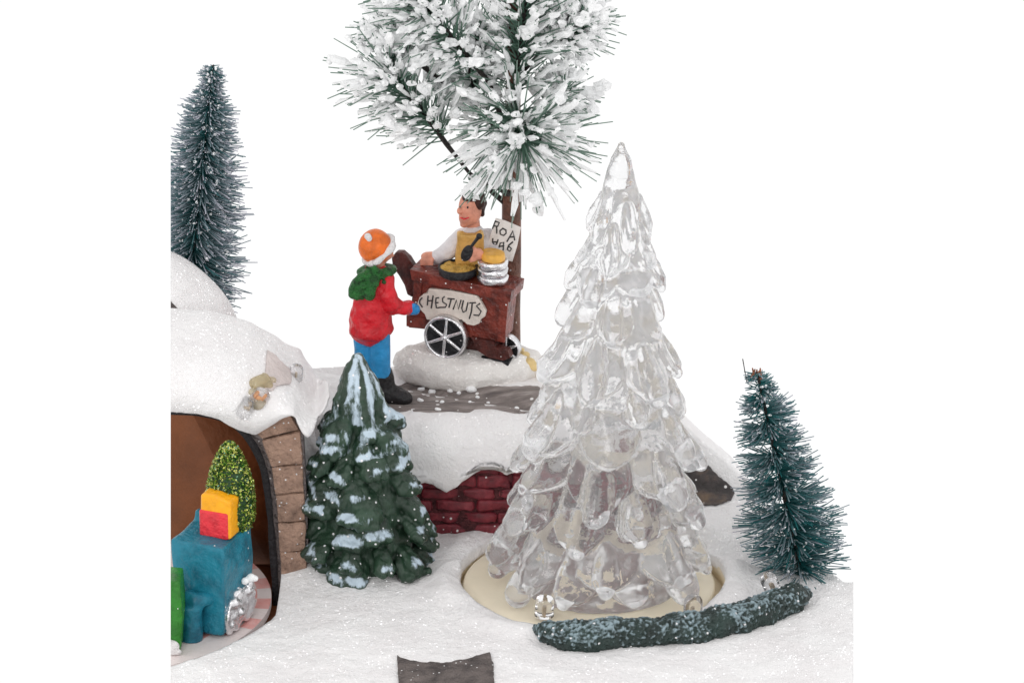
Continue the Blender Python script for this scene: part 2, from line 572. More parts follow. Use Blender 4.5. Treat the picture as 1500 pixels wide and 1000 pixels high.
def height(X, Y):
    T = interp(X, [-6, 1.95, 2.35, 2.9, 3.4, 4.2, 6], [1.81, 1.81, 1.66, 1.14, .70, .08, 0])
    Yf = interp(X, [-6, 1.2, 2.0, 6], [1.80, 1.80, 2.32, 2.36])
    s = sstep(Yf - .14, Yf + .13, Y)
    g = .03 * sstep(.9, 1.5, Y) + .22 * sstep(1.4, 2.9, X) * sstep(.9, 2.2, Y)
    g += .16 * math.exp(-((X + 3.0) ** 2 / .16 + (Y - .25) ** 2 / .2)) + .10 * math.exp(-((X + 2.1) ** 2 / .5 + (Y + .05) ** 2 / .12))
    g -= .06 * sstep(-2.6, -3.6, X) * sstep(.2, -.4, Y)
    g -= .5 * sstep(-3.6, -5.2, Y)
    g += (.05 + .11 * max(0, ns((X, Y, 0), 1.3, 6) + .2)) * math.exp(-(((math.hypot(X - TCX, Y - TCY) - 2.22) / .22) ** 2))
    b = min((nearest((X, Y), OUT[3:9])[1]) if Y > -1 else 9, 9)
    h = g + (max(T, g) - g) * s
    h -= .16 * max(0, 1 - b / .4) ** 2
    return h + .045 * ns((X, Y, 0), .9, 3) + .02 * ns((X, Y, 0), 2.7, 8) + .008 * ns((X, Y, 0), 8, 1)
def snow_ground():
    bm = bmesh.new()
    h = .045
    nx, ny = int(11.7 / h), int(9.3 / h)
    g = [[bm.verts.new((-5.85 + i * h, -5.05 + j * h, 0)) for j in range(ny)] for i in range(nx)]
    for i in range(nx - 1):
        for j in range(ny - 1):
            c = (-5.85 + (i + .5) * h, -5.05 + (j + .5) * h)
            if inside(c, OUT) and not (math.hypot(c[0] - TCX, c[1] - TCY) < TR + .2 and inside(c, TURN)) and not (c[0] < -3.3 and inside(c, TRAIN)):
                bm.faces.new((g[i][j], g[i + 1][j], g[i + 1][j + 1], g[i][j + 1]))
    bmesh.ops.delete(bm, geom=[v for v in bm.verts if not v.link_faces], context='VERTS')
    edge = [v for v in bm.verts if v.is_boundary]
    for v in edge:
        p = (v.co.x, v.co.y)
        c = [nearest(p, q) for q in (OUT, TURN, TRAIN)]
        q, d = min(c, key=lambda k: k[1])
        if d < h * 1.5: v.co.x, v.co.y = q
    bmesh.ops.smooth_vert(bm, verts=[v for v in bm.verts if not v.is_boundary and any(e.other_vert(v).is_boundary for e in v.link_edges)], factor=.5, use_axis_x=True, use_axis_y=True)
    for v in bm.verts: v.co.z = height(v.co.x, v.co.y)
    es = [e for e in bm.edges if e.is_boundary]
    r = bmesh.ops.extrude_edge_only(bm, edges=es)
    low = [q for q in r['geom'] if isinstance(q, bmesh.types.BMVert)]
    for v in low:
        if math.hypot(v.co.x - TCX, v.co.y - TCY) < TR + .12: v.co.z = -.16 + .03 * ns(v.co, 3)
        elif v.co.x < -3.2 and nearest((v.co.x, v.co.y), TRAIN)[1] < .03: v.co.z = -.45
        else: v.co.z = -1.3
    return bm
bmg = snow_ground()
GROUND = BVHTree.FromBMesh(bmg)
gr = tag(obj('snow_ground', bmg, M['snow'], cap=False), kind='structure')
bm = bmesh.new()
box(bm, Vector((-5.7, -4.9, -1.35)), Vector((11.4, 0, 0)), Vector((0, 5.0, 0)), Vector((0, 0, .5)))
tag(obj('ground_base', bm, M['snow'], smooth=False, cap=True), kind='structure')

# bare stone ground on the terrace, the bare rock on the hill, the bare stone at the front
bm = bare_patch([(528, 600), (548, 574), (600, 560), (700, 566), (790, 566), (800, 604), (756, 607), (700, 613), (640, 613), (575, 612), (545, 608)], GROUND, .05, .012, 4, 2.2, 1)
tag(obj('stone_ground', bm, M['stone_ground']), kind='structure')

# ------------------------------------------------------------------ brick retaining wall with its snow lip
WY = 1.50
bw = thing('brick_wall', 'dark red brick retaining wall under a thick snow lip, left of the clear tree', 'wall', (-.5, WY, 0))
bm = bmesh.new()
box(bm, Vector((-1.75, WY + .03, -.1)), Vector((2.9, 0, 0)), Vector((0, .3, 0)), Vector((0, 0, 1.42)))
obj('mortar', bm, M['joint'], bw, smooth=False)
bm = bmesh.new()
z = .02; row = 0
while z < 1.12:
    hgt = .172 + U(-.02, .02)
    x = -1.75 - (.2 if row % 2 else 0)
    while x < 1.15:
        L = .55 + U(-.08, .08)
        b2 = bmesh.new()
        o = U(0, .03)
        box(b2, Vector((x, WY - o * .7, z)), Vector((L, 0, U(-.012, .012))), Vector((0, .1, 0)), Vector((0, 0, hgt)))
        bevel(b2, .05, 3)
        me = bpy.data.meshes.new('t'); b2.to_mesh(me); b2.free(); bm.from_mesh(me); bpy.data.meshes.remove(me)
        x += L + .025
    z += hgt + .028; row += 1
bmesh.ops.subdivide_edges(bm, edges=[e for e in bm.edges if e.calc_length() > .12], cuts=3, use_grid_fill=True)
jitter(bm, .07, 3.0); jitter(bm, .05, 8)
obj('brickwork', bm, M['brick'], bw)
lowx = [530, 560, 600, 614, 632, 654, 672, 690, 704, 722, 744, 762, 780, 800, 830, 870]
lowy = [730, 722, 708, 708, 710, 721, 710, 695, 686, 685, 692, 687, 679, 684, 690, 680]
bm = bmesh.new()
rows = []
N = 110
for i in range(N):
    x = 528 + (872 - 528) * i / (N - 1)
    ly = interp(x, lowx, lowy) + 2.5 * ns((x * .1, 0, 0), 1.1)
    lo = at(x, ly, 1.40)
    X, lz = lo.x, lo.z
    k = 1 + .1 * ns((X, 0, 0), 2)
    prof = [(2.25, 1.70), (2.1, 1.80), (1.9, 1.835), (1.72, 1.79), (1.56, 1.68), (1.45, 1.52), (1.39, 1.36), (1.355, 1.2), (1.335, .55 * lz + .54), (1.33, lz + .14), (1.34, lz + .05), (1.365, lz + .012), (1.40, lz), (1.48, lz + .03), (1.62, lz + .2), (1.9, 1.2)]
    rows.append([bm.verts.new((X, y_ + .05 * ns((X, y_, z_), 1.8) , z_ + .05 * ns((X, y_, z_), 2.2, 4))) for y_, z_ in prof])
for a, b in zip(rows, rows[1:]):
    for k in range(len(a)): bm.faces.new((a[k], a[(k + 1) % len(a)], b[(k + 1) % len(a)], b[k]))
bm.faces.new(rows[0]); bm.faces.new(rows[-1])
obj('snow_lip', bm, M['snow'], bw)

# bare rock showing on the right-hand slope
bm = bare_patch([(975, 632), (1004, 648), (1022, 664), (1038, 682), (1054, 698), (1070, 711), (1076, 722), (1070, 734), (1052, 741), (1030, 742), (1008, 738), (980, 730)], GROUND, .06, .02, 3, 2, 5)
b_ = at(1040, 720, 2.2)
tag(recenter(obj('bare_rock', bm, M['bare_stone']), b_), 'dark grey bare rock showing through the snowy slope right of the clear tree', 'rock')
bm = bare_patch([(582, 962), (596, 967), (620, 971), (650, 972), (680, 968), (705, 961), (716, 957), (723, 972), (724, 1030), (586, 1030)], GROUND, .06, .03, 4, 2, 9)
b_ = atz(650, 1000, -.3)
tag(recenter(obj('bare_stone', bm, M['rock']), b_), 'grey brown bare stone breaking through the snow at the bottom edge', 'stone')

# ------------------------------------------------------------------ tunnel
PY = .10
tn = thing('tunnel_portal', 'snow covered tunnel entrance with a brown stone block pillar', 'tunnel', (-4.3, PY, -.4))
inn = [at(x, y, PY) for x, y in ((403, 925), (401, 880), (398, 830), (393, 765), (386, 705), (374, 665), (356, 638), (334, 620), (305, 610), (275, 606), (235, 606), (190, 615))]
outr = [at(x, y, PY) for x, y in ((456, 925), (454, 880), (452, 832), (450, 762), (447, 700), (444, 655), (438, 610), (405, 560), (340, 540), (285, 532), (235, 530), (190, 528))]
inn = [(p.x, p.z) for p in inn]; outr = [(p.x, p.z) for p in outr]
def smooth_curve(p, k=6):
    out = []
    for i in range(len(p) - 1):
        p0, p1, p2, p3 = (Vector(p[max(i - 1, 0)]), Vector(p[i]), Vector(p[i + 1]), Vector(p[min(i + 2, len(p) - 1)]))
        for j in range(k):
            t = j / k
            out.append(.5 * ((2 * p1) + (p2 - p0) * t + (2 * p0 - 5 * p1 + 4 * p2 - p3) * t * t + (3 * p1 - p0 - 3 * p2 + p3) * t ** 3))
    out.append(Vector(p[-1]))
    return out
inn = smooth_curve(inn)
outr = smooth_curve(outr)
def between(f): return [a.lerp(b, f) for a, b in zip(inn, outr)]
def offs(c, d):
    out = []
    for i, p in enumerate(c):
        t = (c[min(i + 1, len(c) - 1)] - c[max(i - 1, 0)]).normalized()
        out.append(p + Vector((t.y, -t.x)) * d)
    return out
def band(c0, c1, y0, y1):
    bm = bmesh.new()
    cols = [[bm.verts.new((a.x, y0, a.y)), bm.verts.new((b.x, y0, b.y)), bm.verts.new((b.x, y1, b.y)), bm.verts.new((a.x, y1, a.y))] for a, b in zip(c0, c1)]
    for a, b in zip(cols, cols[1:]):
        for k in range(4): bm.faces.new((a[k], a[(k + 1) % 4], b[(k + 1) % 4], b[k]))
    bm.faces.new(cols[0]); bm.faces.new(cols[-1])
    return bm
obj('stone_surround', band(between(.10), between(1.0), PY + .03, PY + .5), M['mortar'], tn, cap=True)
ln_ = [0]
for a, b in zip(inn, inn[1:]): ln_.append(ln_[-1] + (b - a).length)
def on_curve(c, s):
    for i in range(len(c) - 1):
        if ln_[i + 1] >= s:
            t = (s - ln_[i]) / max(ln_[i + 1] - ln_[i], 1e-6)
            return c[i] + (c[i + 1] - c[i]) * t
    return c[-1]
i0, i1 = between(.26), between(.96)
bm = bmesh.new()
s_ = .46
while s_ < ln_[-1] - .4:
    L = U(.43, .46)
    if s_ + L > ln_[-1]: break
    b2 = bmesh.new()
    q = [on_curve(i0, s_ + .008), on_curve(i0, s_ + L - .008), on_curve(i1, s_ + L - .008), on_curve(i1, s_ + .008)]
    prism(b2, [Vector((p.x, PY - .06 - U(0, .03), p.y)) for p in q], Vector((0, .2, 0)))
    bevel(b2, .025, 2)
    bmesh.ops.subdivide_edges(b2, edges=b2.edges[:], cuts=2, use_grid_fill=True)
    jitter(b2, .025, 4, s_)
    me = bpy.data.meshes.new('t'); b2.to_mesh(me); b2.free(); bm.from_mesh(me); bpy.data.meshes.remove(me)
    s_ += L
obj('stone_blocks', bm, M['stone_block'], tn, cap=True)
bm = band(offs(inn, -.015), offs(inn, .085), PY - .01, PY + .22)
jitter(bm, .02, 3)
obj('shell_edge', bm, M['shell'], tn, cap=True)
# lining: barrel and back wall
bm = band(offs(inn, .0), offs(inn, .10), PY + .2, 1.9)
c = offs(inn, .02)
prism(bm, [Vector((p.x, 1.68, p.y)) for p in c] + [Vector((c[-1].x, 1.68, -.6))], Vector((0, .15, 0)))
box(bm, Vector((-5.8, -1.6, -.62)), Vector((2.5, 0, 0)), Vector((0, 3.2, 0)), Vector((0, 0, .1)))
obj('lining', bm, M['lining'], tn, cap=True)
# the snow over it
tx = [180, 250, 300, 330, 365, 400, 420, 438, 455, 470, 482]
ty = [466, 467, 469, 476, 489, 512, 532, 551, 572, 590, 606]
lx = [180, 250, 290, 320, 345, 358, 372, 385, 400, 416, 433, 438, 444, 452, 460, 468, 475, 482]
ly_ = [604, 604, 606, 614, 629, 636, 641, 632, 622, 611, 603, 620, 634, 642, 634, 620, 612, 608]
bm = bmesh.new(); rows = []; N = 150
for i in range(N):
    x = 180 + (482 - 180) * i / (N - 1)
    fade = sstep(484, 440, x)
    tp = at(x, interp(x, tx, ty), .95)
    lo = at(x, interp(x, lx, ly_) + 1.2 * ns((x * .16, 0, 0)), -.06)
    X = lo.x; zt, zl = tp.z, lo.z
    f = lambda k: zl + (zt - zl) * k
    bulge = -.05 - .30 * fade
    prof = [(.30, zl + .05 * fade), (.02, zl + .012), (-.06, zl), (-.06 + .3 * (bulge + .06), f(.05)), (bulge * .85, f(.18)), (bulge, f(.36)), (bulge * .75, f(.55)), (bulge * .2 + .02, f(.75)), (.35, f(.90)), (.65, f(.97)), (.95, zt), (1.4, zt - .03), (1.85, f(.8)), (2.15, f(.45)), (2.2, f(.1)), (1.5, zl + .02)]
    e_ = math.sqrt(max(.0004, min(1, (483 - x) / 34)))
    prof = [(.3 + (a - .3) * e_, zl + .25 + (b - zl - .25) * e_) for a, b in prof] if e_ < 1 else prof
    rows.append([bm.verts.new((X + .03 * ns((X, y_, z_), 2), y_ + .07 * fade * ns((X, y_, z_), 1.5, 2), z_ + .03 * ns((X, y_, z_), 2.4, 5))) for y_, z_ in prof])
for a, b in zip(rows, rows[1:]):
    for k in range(len(a)): bm.faces.new((a[k], a[(k + 1) % len(a)], b[(k + 1) % len(a)], b[k]))
bm.faces.new(rows[0]); bm.faces.new(rows[-1])
bmesh.ops.recalc_face_normals(bm, faces=bm.faces[:])
bmesh.ops.subdivide_edges(bm, edges=[e for e in bm.edges if e.calc_length() > .16], cuts=2, use_grid_fill=True, smooth=.6)
bm = modified(bm, [('REMESH', dict(mode='VOXEL', voxel_size=.035)), ('SMOOTH', dict(factor=.5, iterations=3))])
CAPT = BVHTree.FromBMesh(bm)
sc_ = obj('snow_cap', bm, M['snow'], tn, cap=True)
bm = bare_patch([(391, 513), (402, 521), (414, 533), (424, 543), (427, 556), (424, 564), (405, 567), (398, 574), (385, 570), (388, 540)], CAPT, .04, .02, 2.5, 1.2, 13)
obj('bare_patch', bm, M['bare'], tn)

# lower wall under the drift so that the pillar and drift stand on something
bm = bmesh.new()
ell(bm, (-3.12, .85, .9), (.26, .5, 1.5))
bm = fuse(bm, .05, 3); jitter(bm, .08, 2)
tag(obj('snow_drift', bm, M['snow']), kind='structure')

# hill behind the tunnel, with bare rock
bm = bmesh.new()
ell(bm, (-5.75, 3.05, 1.75), (1.80, 1.1, 2.32), None, 5)
ell(bm, (-5.2, 3.2, 1.0), (1.6, 1.0, 1.9), None, 4)
bm = fuse(bm, .06, 3); jitter(bm, .06, 1.4)
HILL = BVHTree.FromBMesh(bm)
tag(obj('snow_hill', bm, M['snow'], cap=True), kind='structure')
bm = bare_patch([(225, 436), (247, 440), (258, 450), (266, 458), (273, 464), (262, 468), (240, 474), (225, 474)], HILL, .05, .025, 3, 1.5, 4)
tag(recenter(obj('bare_rock', bm, M['rock'], cap=True), at(258, 462, 2.0)), 'small grey brown bare rock in the snow hill at the left edge', 'rock')

# ------------------------------------------------------------------ train turntable, wagons and load
DZ = -.22
tt = thing('train_turntable', 'white turntable disc with a pink checked rim inside the tunnel', 'turntable', (-6.3, -.35, DZ))
bm = bmesh.new()
dc, dr = Vector((-6.2, -.30, DZ)), 2.62
fl = bm.faces.layers.float.new('check_f')
rr = [.0, 1.3, 1.75, 1.97, 2.19, 2.41, dr, dr]
seg = 132
prev = None
for ri, r_ in enumerate(rr[1:]):
    ring = [bm.verts.new(dc + Vector((r_ * math.cos(2 * math.pi * k / seg), r_ * math.sin(2 * math.pi * k / seg), -.12 if ri == 6 else 0))) for k in range(seg)]
    if prev is None: bm.faces.new(ring)
    else:
        for k in range(seg):
            f = bm.faces.new((prev[k], prev[(k + 1) % seg], ring[(k + 1) % seg], ring[k]))
            f[fl] = 1.0 if (2 <= ri <= 5 and ((k // 3) + ri) % 2 == 0 and ((k // 3) * 7 + ri * 3) % 5 < 3) else 0.0
    prev = ring
bm.faces.new(prev[::-1])
bmesh.ops.recalc_face_normals(bm, faces=bm.faces[:])
vals = [f[fl] for f in bm.faces]
o = obj('checked_disc', bm, M['disc'], tt, smooth=False, cap=True)
a_ = o.data.attributes.new('check', 'FLOAT', 'FACE')
a_.data.foreach_set('value', vals)

wy = R(-22)
wd, wn = Vector((math.cos(wy), math.sin(wy), 0)), Vector((math.sin(wy), -math.cos(wy), 0))   # along the end face, out of it
wc = atz(326, 936, DZ)                                                                       # lower right corner of the end face
def wl(s, h, o): return wc + wd * s + Vector((0, 0, h)) + wn * o
wg = thing('toy_wagon', 'teal blue toy train wagon in the tunnel carrying presents and a glitter tree', 'toy wagon', wl(-.35, 0, -.4))
bm = bmesh.new()
prof = [(-.80, .06), (.0, .06), (.03, .5), (.05, 1.0), (.04, 1.44), (-.80, 1.47)]
prism(bm, [wl(s, h, 0) for s, h in prof], -wn * 1.0)
bmesh.ops.subdivide_edges(bm, edges=[e for e in bm.edges if e.calc_length() > .3], cuts=4, use_grid_fill=True)
box(bm, wl(-.8, 1.3, -.94), wd * .86, wn * .14, Vector((0, 0, .3)))
box(bm, wl(-.42, .08, -.02), wd * .035, wn * .03, Vector((0, 0, 1.32)))
bm = fuse(bm, .028, 5); jitter(bm, .03, 2.2)
obj('body', bm, M['teal'], wg, cap=True)
bm = bmesh.new()
lathe(bm, wl(-.42, .0, .16), [(.17, 0), (.16, .45), (.18, .5), (.18, .56)], 24)
tube(bm, [wl(-.50, .62, .0), wl(-.46, .66, .18), wl(-.34, .66, .2), wl(-.26, .64, .1), wl(-.2, .62, -.02)], [.1, .12, .12, .11, .1])
bm = fuse(bm, .024, 4)
obj('coupling', bm, M['teal'], wg)
bm = bmesh.new()
for k in range(26):
    p = wl(.04 + U(0, .05), U(.08, .62), -.12 - U(0, .75))
    ell(bm, p, U(.05, .09), None, 2)
for o_ in (-.3, -.72): lathe(bm, wl(.0, .3, o_), [(.28, 0), (.28, .1)], 20, wd)
bm = fuse(bm, .02, 1); jitter(bm, .03, 7)
obj('wheel_frame', bm, M['silver'], wg)
bm = bmesh.new()
for p, r_ in ((wl(.17, .74, -.66), .07), (wl(.10, .70, -.6), .06), (wl(.22, .72, -.7), .05), (wl(.06, .62, -.45), .04)): ell(bm, p, r_, None, 2)
bm = fuse(bm, .018, 2)
obj('snow_blob', bm, M['flock'], wg)

gw = thing('toy_wagon', 'bright green toy wagon end cut off at the left edge, beside the teal wagon', 'toy wagon', atz(240, 950, DZ))
gp = atz(266, 958, DZ)
bm = bmesh.new()
prism(bm, [gp + Vector((-.9, .0, .02)), gp + Vector((-.02, 0, .02)), gp + Vector((.03, 0, .6)), gp + Vector((0, 0, 1.14)), gp + Vector((-.9, 0, 1.24))], Vector((.02, .55, 0)))
bevel(bm, .03)
obj('body', bm, M['green_paint'], gw, cap=True)
bm = bmesh.new()
ell(bm, gp + Vector((-.14, -.02, .14)), (.12, .06, .1)); ell(bm, gp + Vector((-.09, -.02, .05)), (.1, .05, .05)); ell(bm, gp + Vector((-.22, -.02, .24)), (.07, .05, .09))
obj('white_trim', fuse(bm, .02, 2), M['white_trim'], gw, cap=True)

bm = bmesh.new()
g0 = wl(-.50, 1.43, -.34)
box(bm, g0, wd * .46, -wn * .30, Vector((.0, 0, .42)))
bevel(bm, .035, 3)
tag(recenter(obj('gift_box', bm, M['gift_red']), g0), 'red gift box standing in front on the teal wagon', 'gift box')
bm = bmesh.new()
g1 = wl(-.50, 1.43, -.70)
prism(bm, [g1, g1 + wd * .49, g1 + wd * .50 + Vector((0, 0, .60)), g1 + wd * .26 + Vector((0, 0, .68)), g1 + wd * .02 + Vector((0, 0, .66))], wn * .34)
bevel(bm, .05, 3)
tag(recenter(obj('gift_box', bm, M['gift_yellow']), g1), 'yellow orange gift box rising behind the red one on the wagon', 'gift box')
gt = wl(-.24, 1.42, -.88)
tg = thing('glitter_tree', 'small green tree covered in gold glitter on the teal wagon', 'toy tree', gt)
prof = [(.28, 0), (.33, .13), (.345, .36), (.32, .64), (.26, .90), (.17, 1.12), (.08, 1.28), (.02, 1.34)]
bm = bmesh.new(); lathe(bm, gt, prof, 28); jitter(bm, .04, 5)
obj('core', bm, M['glitter_core'], tg)
bm = bmesh.new()
for k in range(5200):
    h = U(0, 1.33); r_ = interp(h, [q[1] for q in prof], [q[0] for q in prof]) + U(-.01, .035)
    a = U(0, 2 * math.pi)
    c = gt + Vector((r_ * math.cos(a), r_ * math.sin(a), h))
    n = Vector((math.cos(a), math.sin(a), .3)) + Vector((G(.6), G(.6), G(.6)))
    u, v = frame(n); s = U(.008, .021)
    prism(bm, [c + u * s, c + v * s, c - u * s, c - v * s], n.normalized() * .004)
obj('glitter_flakes', bm, M['glitter'], tg, smooth=False)

# ------------------------------------------------------------------ turntable of the clear tree
tb = thing('tree_turntable', 'round cream plastic turntable plate sunk in the snow under the clear tree', 'turntable', (TCX, TCY, -.2))
bm = bmesh.new()
lathe(bm, (TCX - .03, TCY + .02, -.28), [(1.86, 0), (1.88, .04), (1.88, .14), (1.85, .17), (1.6, .175), (.2, .18)], 96)
obj('plate', bm, M['cream'], tb)
bm = bmesh.new()
pr = [(TR + .0, -.31), (TR + .02, -.10), (TR + .04, -.09), (TR + .06, -.10), (TR + .06, -.31)]
rings = [[bm.verts.new((TCX + r_ * math.cos(2 * math.pi * k / 120), TCY + r_ * math.sin(2 * math.pi * k / 120), h)) for k in range(120)] for r_, h in pr]
for a, b in zip(rings, rings[1:] + rings[:1]):
    for k in range(120): bm.faces.new((a[k], a[(k + 1) % 120], b[(k + 1) % 120], b[k]))
obj('recess_ring', bm, M['cream'], tb)
bm = bmesh.new(); lathe(bm, (TCX, TCY, -.36), [(2.1, 0), (2.1, .06)], 64)
obj('recess_floor', bm, M['cream'], tb)

# ------------------------------------------------------------------ clear moulded tree
random.seed(21)
AX0, AX1 = Vector((1.33, .02, -.10)), Vector((1.585, .02, 6.92))
def ax(z): return AX0 + (AX1 - AX0) * (z / 7.0)
HT = lambda y: (850 - y) / 92.7
zz = [HT(y) for y in (880, 830, 790, 730, 680, 610, 545, 480, 415, 365, 325, 260, 205)]
rv = [1.58, 1.60, 1.56, 1.46, 1.36, 1.22, .98, .80, .68, .59, .46, .25, .06]
def rad(z): return interp(z, zz[::1], rv)
bm = bmesh.new()
lathe(bm, (0, 0, 0), [(.02, 0)] + [(max(.03, rad(z) * (.60 + .17 * sstep(2.6, .4, z))), z) for z in [0.02 + 6.1 * k / 24 for k in range(25)]] + [(.02, 6.2)], 40)
for v in bm.verts: v.co = Vector((v.co.x, v.co.y, 0)) + ax(v.co.z)
tube(bm, [ax(5.2), ax(HT(320)), ax(HT(290)), ax(HT(258)), ax(HT(228)), ax(HT(211))], [.34, .34, .29, .215, .135, .07], 24)
def skirt(zb, hgt, r0, r1, n, ph, depth):
    # one moulded tier: a flaring skirt with scalloped folds and a lobed, drooping rim
    NA, NS = 96, 9
    amp = [U(.6, 1.25) for _ in range(n)]
    drop = [U(-.06, .12) for _ in range(n)]
    rings = []
    for q in range(NS):
        f = q / (NS - 1)
        ring = []
        for k in range(NA):
            th = 2 * math.pi * k / NA
            x = ((th + math.pi / 2) / (2 * math.pi) * n + ph)
            c = abs(math.cos(math.pi * x)) ** .8
            li = int(round(x)) % n
            lobe = 1 - depth * f ** .7 * (1 - c) * amp[li]
            r_ = (r0 + (r1 - r0) * (f ** 1.25 * .86 + .14 * f ** 5)) * lobe
            z_ = zb + hgt * (1 - f) + f * f * ((1 - c) * .26 * (.5 + .5 * r1) - drop[li] * c)
            p = ax(z_)
            ring.append(bm.verts.new((p.x + r_ * math.cos(th), p.y + r_ * math.sin(th), p.z)))
        rings.append(ring)
    # rounded under-rim back to the axis
    for kf, dz in ((.93, -.05), (.78, -.02), (.5, .10)):
        ring = []
        for k in range(NA):
            c0 = rings[NS - 1][k].co; p = ax(c0.z)
            ring.append(bm.verts.new((p.x + (c0.x - p.x) * kf, p.y + (c0.y - p.y) * kf, c0.z + dz)))
        rings.append(ring)
    for a, b in zip(rings, rings[1:]):
        for k in range(NA): bm.faces.new((a[k], a[(k + 1) % NA], b[(k + 1) % NA], b[k]))
    bm.faces.new(rings[0][::-1]); bm.faces.new(rings[-1])
    for k in range(n):                                   # rounded drop at the end of each branch
        if random.random() < .85:
            th = -math.pi / 2 + 2 * math.pi * (k - ph) / n + U(-.08, .08)
            dv = Vector((math.cos(th), math.sin(th), 0))
            tr_ = (.065 + .098 * r1) * U(.75, 1.3)
            z1 = zb - drop[k % n] + U(-.02, .06)
            pts = [ax(z1 + .42 + .25 * r1) + dv * (r1 * .64), ax(z1 + .22 + .08 * r1) + dv * (r1 * .83), ax(z1 + .10) + dv * (r1 * .93), ax(z1 - .01) + dv * (r1 * .99)]
            tube(bm, pts, [tr_ * .5, tr_ * .9, tr_, tr_ * U(.55, .95)], 16, True, (dv, .85))
for y, n, ph, kk in ((852, 10, .5, 1.0), (800, 8, .0, 1.0), (742, 8, .45, 1.0), (684, 7, .15, 1.0), (625, 6, .0, 1.0), (578, 7, .5, .92), (540, 6, .25, 1.06), (468, 6, .0, 1.06), (408, 5, .5, 1.05), (368, 5, .15, .97), (334, 5, .6, .95)):
    zt_ = max(.30, HT(y))
    skirt(zt_, .6 + .95 * rad(zt_), rad(min(6.6, zt_ + 1.3)) * .62, rad(zt_) * kk * U(.97, 1.04), n, ph, .30)
bm = fuse(bm, .03, 2); jitter(bm, .03, 3.0, 2); jitter(bm, .008, 9, 5)
bmesh.ops.recalc_face_normals(bm, faces=bm.faces[:])
ct = obj('clear_tree', bm, M['clear'], fix=False)
tag(recenter(ct, AX0), 'tall clear moulded plastic fir tree standing on the cream turntable', 'ornament tree')

# ------------------------------------------------------------------ painted resin fir
random.seed(4)
rb = at(540, 838, .35); rb.z -= .1
tp = at(522, 519, .35)
rh = tp.z - rb.z
def rax(t): return rb + (tp - rb) * t
def rrad(t): return interp(t, [0, .1, .25, .4, .55, .66, .72, .82, .93, 1], [.90, .97, .90, .80, .68, .56, .42, .40, .24, .08])
bm = bmesh.new()
lathe(bm, (0, 0, 0), [(.03, 0)] + [(rrad(k / 20) * .72, rh * k / 20) for k in range(1, 15)] + [(.2, rh * .74), (.05, rh * .9)], 32)
for v in bm.verts:
    t = v.co.z / rh
    v.co = Vector((v.co.x, v.co.y * .8, 0)) + rax(t)
# the hooded tip with its flaring skirt
tube(bm, [rax(.72), rax(.80), rax(.88), rax(.945), rax(.975)], [.33, .36, .29, .19, .11], 18)
for a, l_ in ((-20, 1.0), (25, .9), (-75, .92), (-120, .95), (-165, .9), (70, .9), (130, .9)):
    dv = Vector((math.cos(R(a)), math.sin(R(a)) * .9, 0))
    tube(bm, [rax(.90) + dv * .10, rax(.80) + dv * .30 * l_, rax(.735) + dv * .40 * l_], [.10, .13, .085], 12)
lobes = []
for t, n, ph in ((.66, 7, .5), (.585, 8, .1), (.50, 9, .55), (.41, 9, .1), (.32, 10, .5), (.225, 11, .0), (.13, 11, .45), (.045, 12, .1)):
    for k in range(n):
        a = -math.pi / 2 + 2 * math.pi * (k + ph) / n + U(-.2, .2)
        dv = Vector((math.cos(a), math.sin(a) * .85, 0))
        tg_ = Vector((-dv.y, dv.x, 0)).normalized()
        r1 = rrad(t) * U(.88, 1.07)
        tt_ = t + U(-.025, .025)
        s_ = U(.105, .165) * (.85 + .25 * r1)
        wide = U(.04, .15) * (.6 + .5 * r1)
        sway = tg_ * U(-.16, .16)
        tip = U(-.03, .12)
        top_ = rax(tt_) + Vector((0, 0, U(.30, .46))) + dv * (r1 * .50)
        for q in ((-1, 1) if wide < .09 else (-1, 0, 1)):
            e = tg_ * (q * wide) + sway
            pts = [top_ + e * .2, rax(tt_) + Vector((0, 0, .22)) + dv * (r1 * .74) + e * .6, rax(tt_) + Vector((0, 0, .05)) + dv * (r1 * .93) + e, rax(tt_) + Vector((0, 0, tip - .03)) + dv * (r1 * 1.03) + e * 1.1]
            tube(bm, pts, [s_ * .45, s_ * .80, s_ * .88, s_ * .48], 10)
        lobes.append((rax(tt_) + Vector((0, 0, .10 + tip * .5)) + dv * (r1 * .99) + sway, dv, tg_, s_, wide + s_, U(.45, 1.15), U(-.5, .5)))
bm = fuse(bm, .022, 1)
bm.normal_update()
fr = []
for v in bm.verts:
    v.co += v.normal * (.045 * ns(v.co, 4.2) + .02 * ns(v.co, 12, 3))
bm.normal_update()
for v in bm.verts:
    best = 0
    for c, dv, tg_, s_, wd_, amt, sl in lobes:
        d = v.co - c
        x_ = d.dot(tg_) / wd_
        z_ = (d.z - sl * d.dot(tg_) * .5 + .25 * s_ * x_ * x_) / (s_ * 1.0)
        y_ = d.dot(dv) / (s_ * 1.7)
        best = max(best, amt * (1.2 - math.sqrt(x_ * x_ + 2.4 * z_ * z_ + y_ * y_)))
    t = (v.co.z - rb.z) / rh
    f = best * 1.0 - .12 + .20 * v.normal.z + .2 * ns(v.co, 9, 4)
    if t > .72:
        ridge = ns(Vector((math.atan2(v.co.y - rb.y, v.co.x - rax(t).x) * 1.6, v.co.z * .7, 0)), 1.7, 5)
        f = .50 + .75 * ridge - .35 * sstep(-.05, -.3, v.co.x - rax(t).x)
    elif .60 < t: f = max(f, .30 + .35 * ns(v.co, 4))
    fr.append(max(0, min(1, f)))
o = obj('painted_fir', bm, M['resin_tree'], fix=True)
a_ = o.data.attributes.new('frost', 'FLOAT', 'POINT'); a_.data.foreach_set('value', fr)
